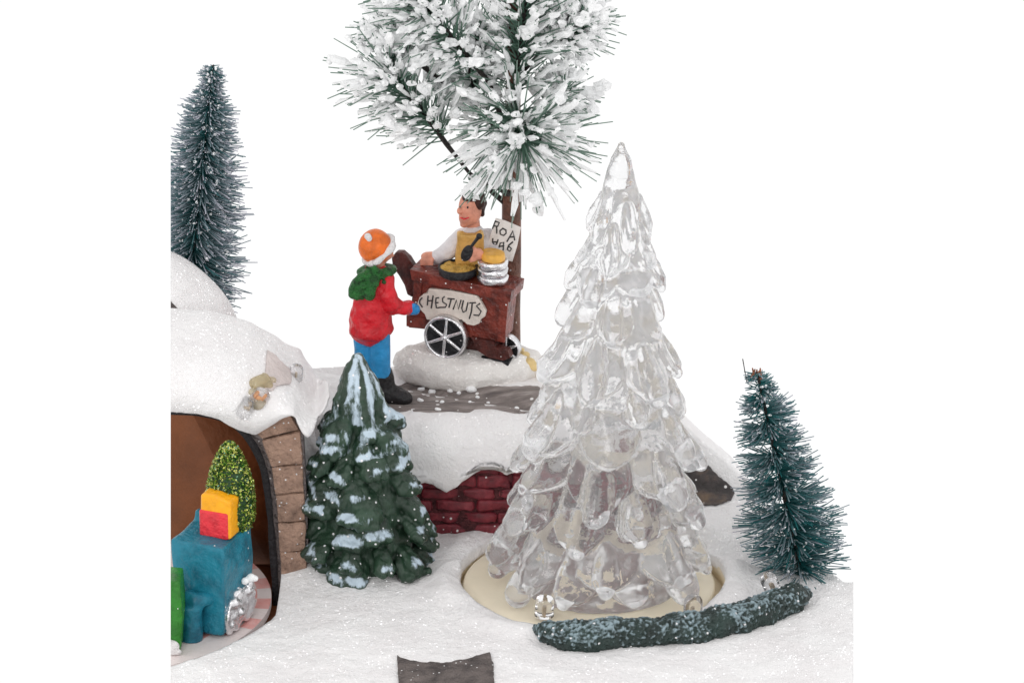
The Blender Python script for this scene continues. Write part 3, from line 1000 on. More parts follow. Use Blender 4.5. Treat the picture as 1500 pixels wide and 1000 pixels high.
tag(recenter(o, rb), 'dark green painted fir with pale blue brushed snow, beside the stone pillar', 'ornament tree')

# ------------------------------------------------------------------ frosted garland
random.seed(5)
gl_ = [atz(x, y, .14) for x, y in ((784, 918), (800, 926), (830, 932), (870, 931), (910, 929), (955, 926), (1000, 923), (1045, 915), (1085, 905), (1118, 893), (1145, 882), (1164, 874), (1176, 870))]
gr_ = [.04, .14, .235, .255, .235, .23, .235, .255, .25, .25, .25, .22, .13]
bm = bmesh.new()
pts, rs = [], []
for i in range(len(gl_) - 1):
    for k in range(8):
        t = k / 8
        pts.append(gl_[i].lerp(gl_[i + 1], t)); rs.append(gr_[i] + (gr_[i + 1] - gr_[i]) * t)
pts.append(gl_[-1]); rs.append(gr_[-1])
tube(bm, pts, rs, 16)
bm = fuse(bm, .016, 2)
bm.normal_update()
fr = []
for v in bm.verts:
    n1 = ns(v.co, 3.1); n2 = ns(v.co, 19, 2); n3 = ns(v.co, 34, 6)
    v.co += v.normal * (.06 * n1 + .03 * n2 + .02 * n3)
    fr.append(max(0, min(1, 0.19 + .26 * v.normal.z + .02 * v.normal.y + .5 * ns(v.co, 2.6, 9) + .6 * n2 + .5 * n3)))
o = obj('garland', bm, M['garland'])
a_ = o.data.attributes.new('frost', 'FLOAT', 'POINT'); a_.data.foreach_set('value', fr)
tag(recenter(o, gl_[6]), 'curved dark green garland with pale blue frost on the snow below the turntable', 'garland')

# ------------------------------------------------------------------ bottle-brush trees
def needle(bm, lay, p, d, L, r0, f0, f1, r1=None):
    u, v = frame(d)
    d = d.normalized()
    A = [bm.verts.new(p + (u * math.cos(a) + v * math.sin(a)) * r0) for a in (0, 2.09, 4.19)]
    B = [bm.verts.new(p + d * L + (u * math.cos(a) + v * math.sin(a)) * (r1 or r0)) for a in (0, 2.09, 4.19)]
    for q in A: q[lay] = f0
    for q in B: q[lay] = f1
    for k in range(3): bm.faces.new((A[k], A[(k + 1) % 3], B[(k + 1) % 3], B[k]))
    bm.faces.new(B)
def brush_tree(label, p0, p1, rfun, n, turns, seed, frost, bend=0.0):
    random.seed(seed)
    t_ = thing('brush_tree', label, 'bottle brush tree', p0, 'bottle brush trees')
    axis = (p1 - p0)
    bm = bmesh.new(); tube(bm, [p0 - axis * .03, p0 + axis * .5, p1], [.035, .03, .022], 8)
    jitter(bm, .02, 9)
    obj('trunk', bm, M['wire'], t_)
    bm = bmesh.new(); lay = bm.verts.layers.float.new('frost')
    fl_ = bmesh.new()
    u, v = frame(axis)
    ad = axis.normalized()
    layers_ = turns
    lk = [U(.82, 1.12) for _ in range(layers_)]
    for k in range(n):
        ly_n = k % layers_
        t = min(1, max(0, ((ly_n + .5 + G(.27)) / layers_)))
        a = 2 * math.pi * turns * t + (math.pi if k % 2 else 0) + G(.62)
        d = u * math.cos(a) + v * math.sin(a) + ad * G(.16) + Vector((0, 0, .06))
        L = rfun(t) * lk[ly_n] * max(.40, min(1.18, random.gauss(.90, .17)))
        p = p0 + axis * t + d * .01
        tip = min(1, max(0, frost + G(.28)))
        mid = p + d.normalized() * L * .55
        needle(bm, lay, p, d, L * .55, .0095, 0, tip * .5)
        d2 = d.normalized() + Vector((G(.07), G(.07), G(.07) + bend))
        needle(bm, lay, mid, d2, L * .45, .0095, tip * .5, tip, .0095)
        if random.random() < .10:
            q = mid + d2.normalized() * L * U(-.2, .42)
            vs = ell(fl_, q, (U(.012, .03), U(.012, .03), U(.012, .03)), None, 1)
            for w_ in vs: w_.co += Vector((G(.004), G(.004), G(.004)))
    obj('needles', bm, M['brush'], t_, smooth=False, fix=False)
    obj('frost_grains', fl_, M['flock'], t_, smooth=False)
    return t_
brush_tree('teal brush tree with grey frosted tips standing behind the tunnel at the upper left', at(276, 446, 4.1), at(312, 97, 4.1),
           lambda t: interp(t, [0, .1, .3, .5, .7, .88, .97, 1], [.90, .88, .74, .64, .52, .30, .17, .10]), 3500, 19, 31, .66)
tr = brush_tree('shorter leaning teal brush tree on the snow right of the clear tree', at(1174, 842, .35), at(1109, 546, .35),
           lambda t: interp(t, [0, .1, .28, .45, .62, .78, .9, 1], [.78, .80, .70, .62, .50, .39, .28, .20]), 2600, 14, 32, .40)
random.seed(33)
bm = bmesh.new(); ttp = at(1109, 548, .35)
for k in range(5): tube(bm, [ttp + Vector((G(.03), G(.03), -.05)), ttp + Vector((G(.05) + .02, G(.04), .05 + U(0, .03)))], [.022, .012], 6)
obj('cut_top', bm, M['cut_wood'], tr)
bm = bmesh.new(); tube(bm, [ttp, at(1094, 560, .35), at(1088, 526, .35)], .008, 5)
obj('loose_strand', bm, M['wire'], tr)

# ------------------------------------------------------------------ flocked pine
random.seed(11)
TYY = 4.05
tb0 = at(748, 528, TYY)
pine = thing('pine_tree', 'snow flocked artificial pine with a brown trunk rising behind the chestnut cart', 'pine tree', tb0)
bm = bmesh.new()
tt0 = at(752, -60, TYY)
tube(bm, [tb0 - Vector((0, 0, .25))] + [tb0.lerp(tt0, k / 8) for k in range(9)], [.165, .16, .155, .15, .145, .14, .125, .11, .1, .09], 12)
jitter(bm, .03, 3)
obj('trunk', bm, M['wood'], pine)
def spray(path, n, L, spread, start, snowy, clumps, droop=0, keep=None, fmin=.28):
    b = thing('branch', None, None, path[0]); b.parent = pine; b.location = path[0] - tb0
    bm = bmesh.new()
    tube(bm, path, [.045] + [.038] * (len(path) - 2) + [.02], 7); jitter(bm, .03, 8)
    obj('twig', bm, M['wire'], b)
    nb = bmesh.new(); lay = nb.verts.layers.float.new('frost'); sb = bmesh.new()
    def pt(t):
        f = t * (len(path) - 1); i = min(int(f), len(path) - 2)
        return path[i].lerp(path[i + 1], f - i), (path[i + 1] - path[i]).normalized()
    for k in range(n):
        t = start + (1 - start) * U(0, 1) ** .8
        p, tg_ = pt(t)
        u, v = frame(tg_)
        a = U(0, 2 * math.pi); al = R(U(*spread))
        d = tg_ * math.cos(al) + (u * math.cos(a) + v * math.sin(a)) * math.sin(al)
        d.z -= droop
        d.normalize()
        ln = L * U(.6, 1.08)
        if keep and not keep(p + d * ln): continue
        needle(nb, lay, p, d, ln, .014, U(0, .25), U(.2, 1), .010)
        if random.random() < snowy:
            f0, f1 = U(fmin, .6), U(.75, 1.03)
            m_ = random.choice((3, 4, 5))
            base = U(.018, .050)
            ps = [p + d * ln * (f0 + (f1 - f0) * q / m_) + Vector((G(.012), G(.012), G(.012) + .008)) for q in range(m_ + 1)]
            tube(sb, ps, [base * .3] + [base * U(.5, 1.5) for _ in range(m_ - 1)] + [base * U(.3, .8)], 5, False)
        if random.random() < clumps:
            q = p + d * ln * U(.35, 1.0)
            r_ = U(.035, .075) if random.random() < .75 else U(.08, .13)
            vs = ell(sb, q + Vector((0, 0, .02)), (r_ * U(.7, 1.4), r_ * U(.7, 1.3), r_ * U(.5, .9)), d.to_track_quat('X', 'Z'), 2)
            o_ = U(0, 50)
            for w_ in vs:
                e = w_.co - q
                w_.co = q + e * (1 + .75 * ns(w_.co, 14, o_)) + Vector((G(.006), G(.006), G(.006)))
    obj('needles', nb, M['pine'], b, smooth=False, fix=False)
    obj('snow', sb, M['flock'], b, smooth=False)
T = TYY
def P(*a): return [at(x, y, T + dy) for x, y, dy in a]
spray(P((742, 300, 0), (686, 252, -.25), (654, 212, -.4), (626, 172, -.5), (594, 134, -.55), (566, 100, -.5)), 280, .98, (28, 72), .42, .72, .40, .16)
spray(P((745, 200, 0), (715, 120, -.3), (665, 60, -.5), (626, 10, -.6), (600, -40, -.6)), 280, .98, (30, 78), .28, .78, .45, .05)
spray(P((750, 140, -.1), (756, 172, -.5), (766, 208, -.95)), 280, 1.34, (35, 98), .35, .62, .40, .10, None, .12)
spray(P((752, 160, 0), (757, 100, -.2), (765, 40, -.3), (775, -30, -.3)), 270, 1.05, (30, 76), .1, .68, .40, -.02)
spray(P((752, 120, .1), (790, 80, .1), (830, 50, 0), (850, 20, 0)), 240, .75, (30, 75), .4, .85, .6, .12)
spray(P((752, 200, .2), (800, 160, .1), (825, 135, 0)), 170, .62, (30, 80), .5, .85, .6, .1)
spray(P((745, 210, .2), (710, 170, .1), (690, 110, .1), (700, 40, .1)), 240, .72, (35, 80), .25, .8, .45, .0)
spray(P((650, 120, -.3), (590, 75, -.4), (562, 40, -.4)), 180, .58, (30, 75), .3, .9, .65, .1)

spray(P((744, 284, -.2), (726, 275, -.5), (710, 270, -.75), (698, 270, -.8)), 34, .28, (25, 80), .3, .6, .3, .08)

# ------------------------------------------------------------------ snow mound the cart stands on
mc = Vector((-.66, 3.66, 1.80))
bm = bmesh.new()
prof = [(1.06, -.06), (1.13, .04), (1.16, .14), (1.10, .26), (.96, .35), (.6, .40), (.2, .42)]
lathe(bm, (0, 0, 0), prof, 64)
for v in bm.verts: v.co = Vector((v.co.x, v.co.y * .60, v.co.z)) + mc
bmesh.ops.subdivide_edges(bm, edges=bm.edges[:], cuts=2, use_grid_fill=True, smooth=.4)
jitter(bm, .06, 1.8); jitter(bm, .025, 6)
bmesh.ops.triangulate(bm, faces=[f for f in bm.faces if len(f.verts) > 4])
MOUND = BVHTree.FromBMesh(bm)
tag(recenter(obj('snow_mound', bm, M['mound']), mc), 'glittery off white snow mound carrying the chestnut cart', 'snow mound')

bm = bmesh.new()
for x, y, r_ in ((763, 512, .06), (769, 519, .075), (776, 529, .08), (783, 538, .085), (789, 547, .08), (795, 554, .065)):
    h_ = MOUND.ray_cast(CAM, ray(x, y).normalized())[0]
    if h_ is None: h_ = GROUND.ray_cast(CAM, ray(x, y).normalized())[0] or at(x, y, 3.9)
    ell(bm, h_, (r_ * 1.25, r_, r_ * .8), None, 3)
obj('dried_glue', fuse(bm, .025, 16), M['glue'], pine)

# ------------------------------------------------------------------ chestnut cart
yaw = R(-19)
D_, N_ = Vector((math.cos(yaw), math.sin(yaw), 0)), Vector((math.sin(yaw), -math.cos(yaw), 0))
CP0 = at(675, 450, 3.42)
def fp(x, y, o=0): return atp(x, y, CP0 + N_ * o, N_)
def cl(s, h, o): return CP0 + D_ * s + Vector((0, 0, h)) + N_ * o
def sh(x, y):
    p = fp(x, y) - CP0
    return p.dot(D_), p.z
cart = thing('chestnut_cart', 'dark red brown wooden chestnut cart with silver spoked wheels on the snow mound', 'cart', CP0 - Vector((0, 0, .9)))
def plate(bm, px, o, depth): prism(bm, [fp(x, y, o) for x, y in px], -N_ * depth)
def add(bm, b2):
    me = bpy.data.meshes.new('t'); b2.to_mesh(me); b2.free(); bm.from_mesh(me); bpy.data.meshes.remove(me)
bm = bmesh.new()
plate(bm, [(608, 404), (743, 432), (736, 500), (716, 500), (640, 484), (598, 480), (597, 462), (606, 458)], 0, .50)
bevel(bm, .02)
for px in ([(606, 405), (618, 407), (614, 462), (604, 460)], [(732, 430), (745, 433), (739, 502), (727, 500)], [(595, 462), (640, 470), (640, 484), (595, 478)]):
    b2 = bmesh.new(); plate(b2, px, .03, .06); bevel(b2, .012); add(bm, b2)
obj('body', bm, M['red_wood'], cart, smooth=False)
bm = bmesh.new()
plate(bm, [(600, 395), (675, 411), (749, 428), (747, 443), (675, 425), (603, 410)], .08, .62)
bevel(bm, .025)
_e = fp(749, 428, .08) - fp(600, 395, .08)
TOPN = _e.cross(-N_).normalized()
TOPP = fp(675, 411, .08)
obj('counter_top', bm, M['red_wood'], cart, smooth=False)
bm = bmesh.new()
plate(bm, [(612, 402), (606, 392), (598, 379), (588, 370), (579, 370), (573, 378), (575, 392), (584, 404), (592, 418), (596, 432), (604, 436), (611, 424)], -.22, .16)
bevel(bm, .03, 3)
obj('push_handle', bm, M['dark_wood'], cart)
bm = bmesh.new()
plate(bm, [(646, 484), (737, 500), (735, 522), (730, 532), (700, 528), (668, 524), (648, 520)], -.10, .34)
b2 = bmesh.new(); plate(b2, [(690, 494), (722, 500), (726, 508), (744, 514), (747, 524), (738, 528), (716, 524), (700, 514)], .07, .16); bevel(b2, .03); add(bm, b2)
obj('chassis', bm, M['dark_wood'], cart, smooth=False)
bm = bmesh.new()
plate(bm, [(704, 522), (746, 530), (744, 538), (722, 536), (706, 530)], .03, .3); bevel(bm, .02)
obj('foot', bm, M['black'], cart, smooth=False)
def wheel(c, r_):
    ring = bmesh.new()
    u, v = D_, Vector((0, 0, 1))
    n = 44
    pr = [(r_ * .86, -.05), (r_ * .86, .05), (r_ * .92, .075), (r_ * .98, .06), (r_ * 1.02, .02), (r_ * 1.02, -.05)]
    rg = [[ring.verts.new(c + (u * math.cos(2 * math.pi * k / n) + v * math.sin(2 * math.pi * k / n)) * a + N_ * b) for k in range(n)] for a, b in pr]
    for a, b in zip(rg, rg[1:] + rg[:1]):
        for k in range(n): ring.faces.new((a[k], a[(k + 1) % n], b[(k + 1) % n], b[k]))
    for q in range(6):
        a = R(84 + 60 * q)
        tube(ring, [c + N_ * .035, c + N_ * .03 + (u * math.cos(a) + v * math.sin(a)) * r_ * .9], [.030, .024], 8)
    ell(ring, c + N_ * .05, .055, None, 2)
    w_ = obj('wheel', ring, M['silver'], cart)
    d = bmesh.new(); lathe(d, c - N_ * .05, [(r_ * .88, 0), (r_ * .88, .045)], 36, N_)
    obj('wheel_back', d, M['black'], w_, smooth=False)
wheel(fp(653, 493, .13), .345)
wheel(fp(741, 510, -.24), .235)
bm = bmesh.new()
plate(bm, [(611, 445), (614, 436), (620, 431), (626, 430), (628, 423), (662, 426), (698, 433), (705, 443), (712, 456), (710, 464), (704, 468), (702, 474), (694, 477), (684, 475), (676, 468), (650, 470), (625, 468), (622, 460), (614, 452)], .07, .06)
bevel(bm, .015)
pl = obj('sign_plate', bm, M['plate'], cart, smooth=False)
Z5 = lambda pts: [(600 + x / 11.54, 410 + y / 11.54) for x, y in pts]
strokes = [[(208, 305), (172, 345), (170, 395), (212, 455)], [(312, 275), (300, 420)], [(308, 352), (376, 350)], [(396, 272), (366, 470)],
           [(488, 300), (446, 305), (440, 385), (455, 472), (486, 470)], [(442, 385), (478, 383)], [(585, 285), (556, 310), (560, 372), (628, 415), (605, 462), (505, 464)],
           [(648, 315), (752, 322)], [(704, 320), (666, 460)], [(738, 490), (792, 340), (826, 495), (868, 345)], [(908, 352), (880, 480), (905, 545), (955, 520), (985, 385)],
           [(1020, 388), (1112, 384)], [(1058, 390), (1045, 530), (1010, 650)], [(1185, 400), (1130, 440), (1210, 530), (1170, 600), (1090, 592)]]
bm = bmesh.new()
for s_ in strokes: tube(bm, [fp(x, y, .074) for x, y in Z5(s_)], .0125, 6, True, (N_, .5))
obj('lettering', bm, M['ink'], pl)

# things on the counter
def top(x, y): return atp(x, y, TOPP, TOPN)
pc = top(671, 403)
pan = thing('pan', 'round black pan of roasting chestnuts on the cart counter', 'pan', pc)
bm = bmesh.new(); lathe(bm, pc, [(.25, 0), (.29, .03), (.305, .15), (.28, .15), (.265, .10), (.1, .095)], 40)
obj('pan_body', bm, M['black'], pan)
bm = bmesh.new(); lathe(bm, pc, [(.27, .08), (.268, .125), (.2, .145), (.05, .15)], 30)
bmesh.ops.subdivide_edges(bm, edges=bm.edges[:], cuts=1, use_grid_fill=True); jitter(bm, .05, 9)
obj('chestnuts', bm, M['roast'], pan)
cc = top(722, 413)
cups = thing('cup_stack', 'stack of silver paper cups with an orange top beside the pan', 'cups', cc)
for k in range(3):
    bm = bmesh.new(); lathe(bm, cc + Vector((0, 0, .125 * k)), [(.20, 0), (.225, .02), (.235, .10), (.215, .118), (.19, .118)], 26)
    jitter(bm, .025, 7, k); obj('cup', bm, M['silver'], cups)
bm = bmesh.new(); lathe(bm, cc + Vector((0, 0, .375)), [(.19, 0), (.20, .02), (.195, .10), (.17, .115)], 24); jitter(bm, .03, 5)
obj('orange_filling', bm, M['orange_lid'], cups)

# paper sign
Z3 = lambda x, y: (690 + x / 8.33, 310 + y / 8.33)
sn = Vector((-.12, -.93, .30)).normalized()
sp0 = at(738, 350, 3.80)
def pp(x, y, o=0): return atp(*Z3(x, y), sp0 + sn * o, sn)
ps_ = thing('paper_sign', 'tilted white paper sign with black hand lettering on the pine trunk', 'sign', pp(300, 560))
bm = bmesh.new()
prism(bm, [pp(*q) for q in ((300, 78), (420, 110), (606, 190), (560, 420), (500, 610), (350, 560), (190, 480), (240, 280))], -sn * .035)
obj('sheet', bm, M['paper'], ps_, smooth=False)
bm = bmesh.new()
for s_ in ([(262, 205), (296, 115)], [(296, 118), (345, 135), (325, 180), (282, 175)], [(312, 180), (314, 262)], [(425 - 38, 205), (425, 225), (428, 265), (395, 292), (358, 275), (352, 235), (387, 205)], [(440, 362), (512, 235), (532, 345)], [(472, 312), (526, 306)],
           [(266, 332), (262, 372), (280, 402), (312, 400), (328, 345)], [(264, 370), (320, 372)], [(338, 442), (356, 385), (398, 372), (392, 468)], [(350, 425), (398, 418)], [(506, 372), (458, 412), (442, 462), (474, 484), (492, 452), (468, 428), (446, 440)]):
    tube(bm, [pp(x, y, .006) for x, y in s_], .012, 6, True, (sn, .5))
obj('lettering', bm, M['ink'], ps_)

# ------------------------------------------------------------------ the vendor
VY = 3.98
def V(x, y, dy=0): return at(x, y, VY + dy)
vb = V(695, 500, .05)
vd = thing('person', 'dark haired vendor in a white shirt and tan apron leaning over the cart', 'person', vb)
bm = bmesh.new()
hc = V(689, 305, -.05)
ell(bm, hc, (.185, .20, .27)); ell(bm, hc + Vector((-.06, -.07, -.12)), (.12, .12, .15)); 
ell(bm, V(673, 309, -.2), (.045, .06, .06), None, 2)                     # nose
ell(bm, V(680, 329, -.14), (.07, .07, .05), None, 2)                     # chin
ell(bm, V(703, 309, -.12), (.03, .045, .065), None, 2)                   # ear
tube(bm, [V(692, 322), V(693, 345)], [.115, .13])
tube(bm, [V(694, 348), V(697, 385), V(700, 430), V(700, 470)], [.2, .27, .27, .24], 14)
for s_ in (-1, 1): tube(bm, [V(700 + s_ * 12, 460), V(700 + s_ * 12, 515)], [.13, .1])
lh, rh_ = top(629, 384) + Vector((0, 0, .10)), V(700, 372, -.62)
tube(bm, [V(672, 350), V(652, 372, -.06), V(640, 376, -.05), lh], [.12, .10, .085, .075])
tube(bm, [V(716, 352), V(722, 376, -.2), V(712, 378, -.5), rh_], [.12, .10, .085, .075])
ell(bm, lh + Vector((-.02, -.02, .0)), (.115, .09, .075))
for k in range(4):
    q = lh + Vector((-.09 + .055 * k, -.06, .0)); tube(bm, [q, q + Vector((-.03, -.07, -.02)), q + Vector((-.03, -.08, -.09))], [.030, .029, .024], 8)
tube(bm, [lh + Vector((.06, -.03, .02)), lh + Vector((.12, -.08, -.03))], [.03, .026], 8)
ell(bm, rh_, (.085, .075, .10))
for k in range(4):
    q = rh_ + Vector((-.04, -.06, .075 - .048 * k)); tube(bm, [q, q + Vector((-.07, -.05, 0)), q + Vector((-.09, .0, -.01))], [.030, .028, .024], 8)
tube(bm, [rh_ + Vector((-.02, -.05, .08)), rh_ + Vector((-.08, -.04, .13))], [.03, .025], 8)
bm = fuse(bm, .018, 4)
obj('body', bm, M['skin'], vd)
bm = bmesh.new()
tube(bm, [V(693, 342), V(695, 352), V(699, 390), V(701, 440)], [.17, .28, .32, .31], 18)
tube(bm, [V(676, 350), V(664, 358, -.03), V(651, 371, -.06), V(642, 376, -.06)], [.17, .155, .135, .115], 14)
tube(bm, [V(714, 350), V(723, 370, -.15), V(716, 379, -.42)], [.17, .145, .115], 14)
ell(bm, V(690, 341, -.02), (.18, .18, .06))
bm = fuse(bm, .022, 3); jitter(bm, .03, 4)
obj('shirt', bm, M['shirt'], vd)
bm = bmesh.new()
ap = [(670, 345), (675, 343), (682, 347), (696, 347), (704, 342), (708, 344), (709, 360), (712, 400), (712, 430), (668, 430), (667, 395), (668, 365)]
prism(bm, [V(x, y, -.36) for x, y in ap], Vector((.0, .18, 0)))
bm = modified(bm, [('REMESH', dict(mode='VOXEL', voxel_size=.025)), ('SMOOTH', dict(factor=.5, iterations=4))])
jitter(bm, .03, 4)
obj('apron', bm, M['apron'], vd)
bm = bmesh.new()
ell(bm, hc + Vector((.055, .06, .09)), (.19, .2, .22)); ell(bm, V(703, 297, -.10), (.07, .12, .13)); ell(bm, V(688, 287, -.06), (.13, .16, .09))
ell(bm, V(706, 308, -.02), (.06, .1, .1))
bm = fuse(bm, .02, 3); jitter(bm, .03, 8)
obj('hair', bm, M['hair'], vd)
for (x, y) in ((674, 303), (685, 304)):
    bm = bmesh.new(); ell(bm, V(x, y, -.245), (.014, .014, .02), None, 2); obj('eye', bm, M['black'], vd)
bm = bmesh.new(); tube(bm, [V(675, 319, -.245), V(680, 321, -.26), V(686, 319, -.25)], .011, 6); obj('mouth', bm, M['gift_red'], vd)
# the scoop in the vendor's hand
sp_t = V(702, 346, -.78)
spoon = thing('spoon', 'black roasting spoon held above the pan', 'spoon', V(684, 382, -.70))
bm = bmesh.new(); ell(bm, V(684, 371, -.74), (.085, .035, .14), Matrix.Rotation(R(22), 3, 'Y').to_quaternion())
obj('bowl', bm, M['black'], spoon)
bm = bmesh.new(); tube(bm, [V(688, 364, -.74), sp_t], [.022, .03], 8); ell(bm, sp_t, (.05, .04, .05), None, 2)
obj('handle', bm, M['black'], spoon)

# ------------------------------------------------------------------ the child
BY = 2.52
def B(x, y, dy=0): return at(x, y, BY + dy)
bb = B(560, 590, .0)
bz = height(bb.x, BY) + .0
boy = thing('person', 'child in orange hat, green scarf, red jacket and blue trousers facing the cart', 'person', Vector((bb.x, BY, bz)))
bm = bmesh.new()
hd = B(556, 364, .06)
ell(bm, hd, (.20, .20, .25)); ell(bm, hd + Vector((.09, .08, -.10)), (.12, .12, .12))
ell(bm, B(575, 374, .2), (.03, .03, .035), None, 2)                       # nose, towards the cart
ell(bm, B(567, 374, -.11), (.03, .035, .05), None, 2)                     # ear
tube(bm, [B(553, 380), B(551, 405)], [.12, .13])
tube(bm, [B(550, 405), B(548, 445), B(546, 466)], [.2, .23, .21], 14)
for x0, x1, dy in ((534, 533, .06), (557, 556, -.06)): tube(bm, [B(x0, 490, dy), B(x0 - 1, 520, dy), B(x1 + 3, 560, dy), B(x1 + 6, 575, dy)], [.14, .125, .1, .09])
gl = B(603, 452, .05)
tube(bm, [B(563, 412, -.1), B(570, 438, -.14), B(586, 452, -.04), gl], [.1, .095, .085, .075])
tube(bm, [B(535, 412, .12), B(548, 445, .3), B(575, 455, .34)], [.1, .095, .08])
obj('body', fuse(bm, .02, 4), M['skin'], boy)
bm = bmesh.new()
tube(bm, [B(552, 402), B(550, 412), B(548, 440), B(544, 462), B(542, 477)], [.20, .275, .295, .32, .33], 20)
tube(bm, [B(542, 470), B(542, 481), B(542, 488)], [.325, .35, .325], 20, False)
tube(bm, [B(562, 410, -.14), B(567, 432, -.20), B(574, 447, -.18), B(588, 451, -.06), B(596, 451, .0)], [.155, .15, .145, .135, .12], 14)
tube(bm, [B(537, 412, .14), B(548, 440, .32), B(572, 452, .36)], [.15, .14, .115], 14)
bm = fuse(bm, .022, 2); jitter(bm, .025, 3.2); jitter(bm, .03, 7)
obj('jacket', bm, M['red_cloth'], boy)
bm = bmesh.new()
ell(bm, B(543, 484), (.27, .25, .14))
for x0, x1, dy in ((533, 531, .08), (555, 557, -.08)): tube(bm, [B(x0, 480, dy), B(x0, 505, dy), B(x0 + (x1 - x0) * .5, 530, dy), B(x1 + 1, 548, dy)], [.16, .16, .16, .16], 16)
bm = fuse(bm, .022, 2); jitter(bm, .025, 3.5)
obj('trousers', bm, M['blue_cloth'], boy)
for x0, dy in ((540, .16), (565, -.08)):
    bm = bmesh.new()
    q = Vector((B(x0, 560, dy).x, BY + dy, bz))
    tube(bm, [q + Vector((-.05, .02, .42)), q + Vector((-.04, .02, .25)), q + Vector((-.02, 0, .13))], [.185, .19, .185], 16)
    tube(bm, [q + Vector((-.07, .02, .13)), q + Vector((.12, -.03, .13)), q + Vector((.26, -.07, .10))], [.165, .185, .155], 14, True, (Vector((0, 0, 1)), .8))
    bm = fuse(bm, .02, 3); jitter(bm, .02, 6)
    obj('boot', bm, M['boot'], boy)
bm = bmesh.new()
ell(bm, gl + Vector((.0, 0, 0)), (.095, .10, .10)); ell(bm, gl + Vector((.06, .02, -.02)), (.07, .09, .085)); ell(bm, gl + Vector((.02, -.07, .06)), (.05, .04, .06))
obj('mitten', fuse(bm, .018, 4), M['blue_glove'], boy)
bm = bmesh.new()
hx = B(549, 361, .0)
ell(bm, hx, (.255, .26, .275))
bm = fuse(bm, .03, 2); jitter(bm, .025, 3)
obj('hat', bm, M['orange_hat'], boy)
bm = bmesh.new()
q = Matrix.Rotation(R(26), 3, 'Y')
ring = [hx + Vector((.035, .05, -.03)) + q @ Vector((.255 * math.cos(a), .245 * math.sin(a), -.02)) for a in [2 * math.pi * k / 24 for k in range(25)]]
# brim band: from the forehead side down round the back of the head
nrm = Vector((.62, .22, -.76)).normalized()
u_, v_ = frame(nrm)
ring = [hx + nrm * .10 + (u_ * math.cos(a) + v_ * math.sin(a)) * .25 for a in [2 * math.pi * k / 28 for k in range(29)]]
tube(bm, ring, .055, 10, False)
ell(bm, B(538, 346, -.20), (.05, .05, .045), None, 2); ell(bm, B(541, 350, -.22), (.03, .04, .03), None, 2)
bm = fuse(bm, .02, 2); jitter(bm, .03, 8)
obj('hat_trim', bm, M['white_trim'], boy)
bm = bmesh.new()
sc0 = B(552, 395, .0)
ring = [sc0 + Vector((.21 * math.cos(a), .22 * math.sin(a), .03 * math.cos(a + 1) - .02)) for a in [2 * math.pi * k / 20 for k in range(21)]]
tube(bm, ring, .085, 10, False)
for path in ([(548, 396, -.24), (540, 408, -.30), (532, 422, -.30), (524, 434, -.27)], [(552, 398, -.26), (546, 415, -.33), (541, 430, -.33)], [(544, 396, -.2), (530, 408, -.26), (520, 420, -.24), (516, 432, -.22)]):
    tube(bm, [B(*p) for p in path], [.075, .09, .095, .06][:len(path)], 10)
tube(bm, [B(524, 430, -.26), B(512, 433, -.24)], [.04, .02], 8)
for k in range(26):
    p = random.choice([(545, 405), (538, 415), (530, 420), (526, 428), (548, 415), (560, 395), (545, 396)])
    ell(bm, B(p[0] + G(5), p[1] + G(4), -.31 + G(.03)), U(.025, .05), None, 1)
bm = fuse(bm, .018, 1); jitter(bm, .03, 9)
obj('scarf', bm, M['green_cloth'], boy)

# ------------------------------------------------------------------ clear bulbs
def bulb(label, base, dirv, r_, L, mat='lens', chip=None, group='clear light bulbs'):
    t_ = thing('light_bulb', label, 'light bulb', base, group)
    bm = bmesh.new()
    lathe(bm, base, [(r_ * 1.0, 0), (r_ * 1.05, L * .06), (r_, L * .12), (r_, L * .66), (r_ * .92, L * .8), (r_ * .66, L * .93), (r_ * .2, L)], 26, dirv)
    obj('lens', bm, M[mat], t_)
    u, v = frame(dirv)
    d = dirv.normalized()
    bm = bmesh.new()
    for s_ in (-1, 1): tube(bm, [base + u * s_ * r_ * .35 + d * .02, base + u * s_ * r_ * .3 + d * L * .42], r_ * .13, 6)
    box(bm, base - u * r_ * .4 - v * r_ * .1 + d * L * .38, u * r_ * .55, v * r_ * .2, d * L * .14)
    obj('pins', bm, M[chip or 'filament'], t_, smooth=False)
bulb('clear bulb at the left front rim of the cream turntable', atz(797, 901, -.05), Vector((.05, -.05, 1)), .14, .34)
bulb('clear bulb at the right front rim of the cream turntable', atz(1014, 903, -.05), Vector((.06, -.02, 1)), .14, .36)
bulb('clear bulb lying tilted between the garland and the right brush tree', atz(1134, 866, .06), Vector((-.35, -.1, .8)), .125, .34)
bulb('clear bulb poking out of the snow beside the tunnel drift', at(433, 556, .75), Vector((.1, 0, 1)), .10, .26)
h1 = CAPT.ray_cast(CAM, ray(372, 565).normalized())[0]
def hitc(x, y): return CAPT.ray_cast(CAM, ray(x, y).normalized())[0] or h1
bulb('yellowish upper bulb of the cluster glued over the tunnel mouth', hitc(391, 557), Vector((-.75, -.6, -.1)), .12, .30, 'amber_lens')
bulb('clear bulb with an orange chip in the cluster over the tunnel mouth', hitc(384, 577), Vector((-.35, -.8, -.25)), .13, .30, 'lens', 'emitter_chip')
bulb('lowest clear bulb of the cluster over the tunnel mouth', hitc(368, 586), Vector((-.45, -.5, -.6)), .115, .32, 'lens')
bm = bmesh.new()
for x, y, r_ in ((382, 556, .10), (374, 560, .09), (392, 563, .09), (371, 573, .08), (398, 556, .08), (380, 590, .09)): ell(bm, hitc(x, y) + Vector((0, -.03, 0)), (r_, r_ * .7, r_ * .8))
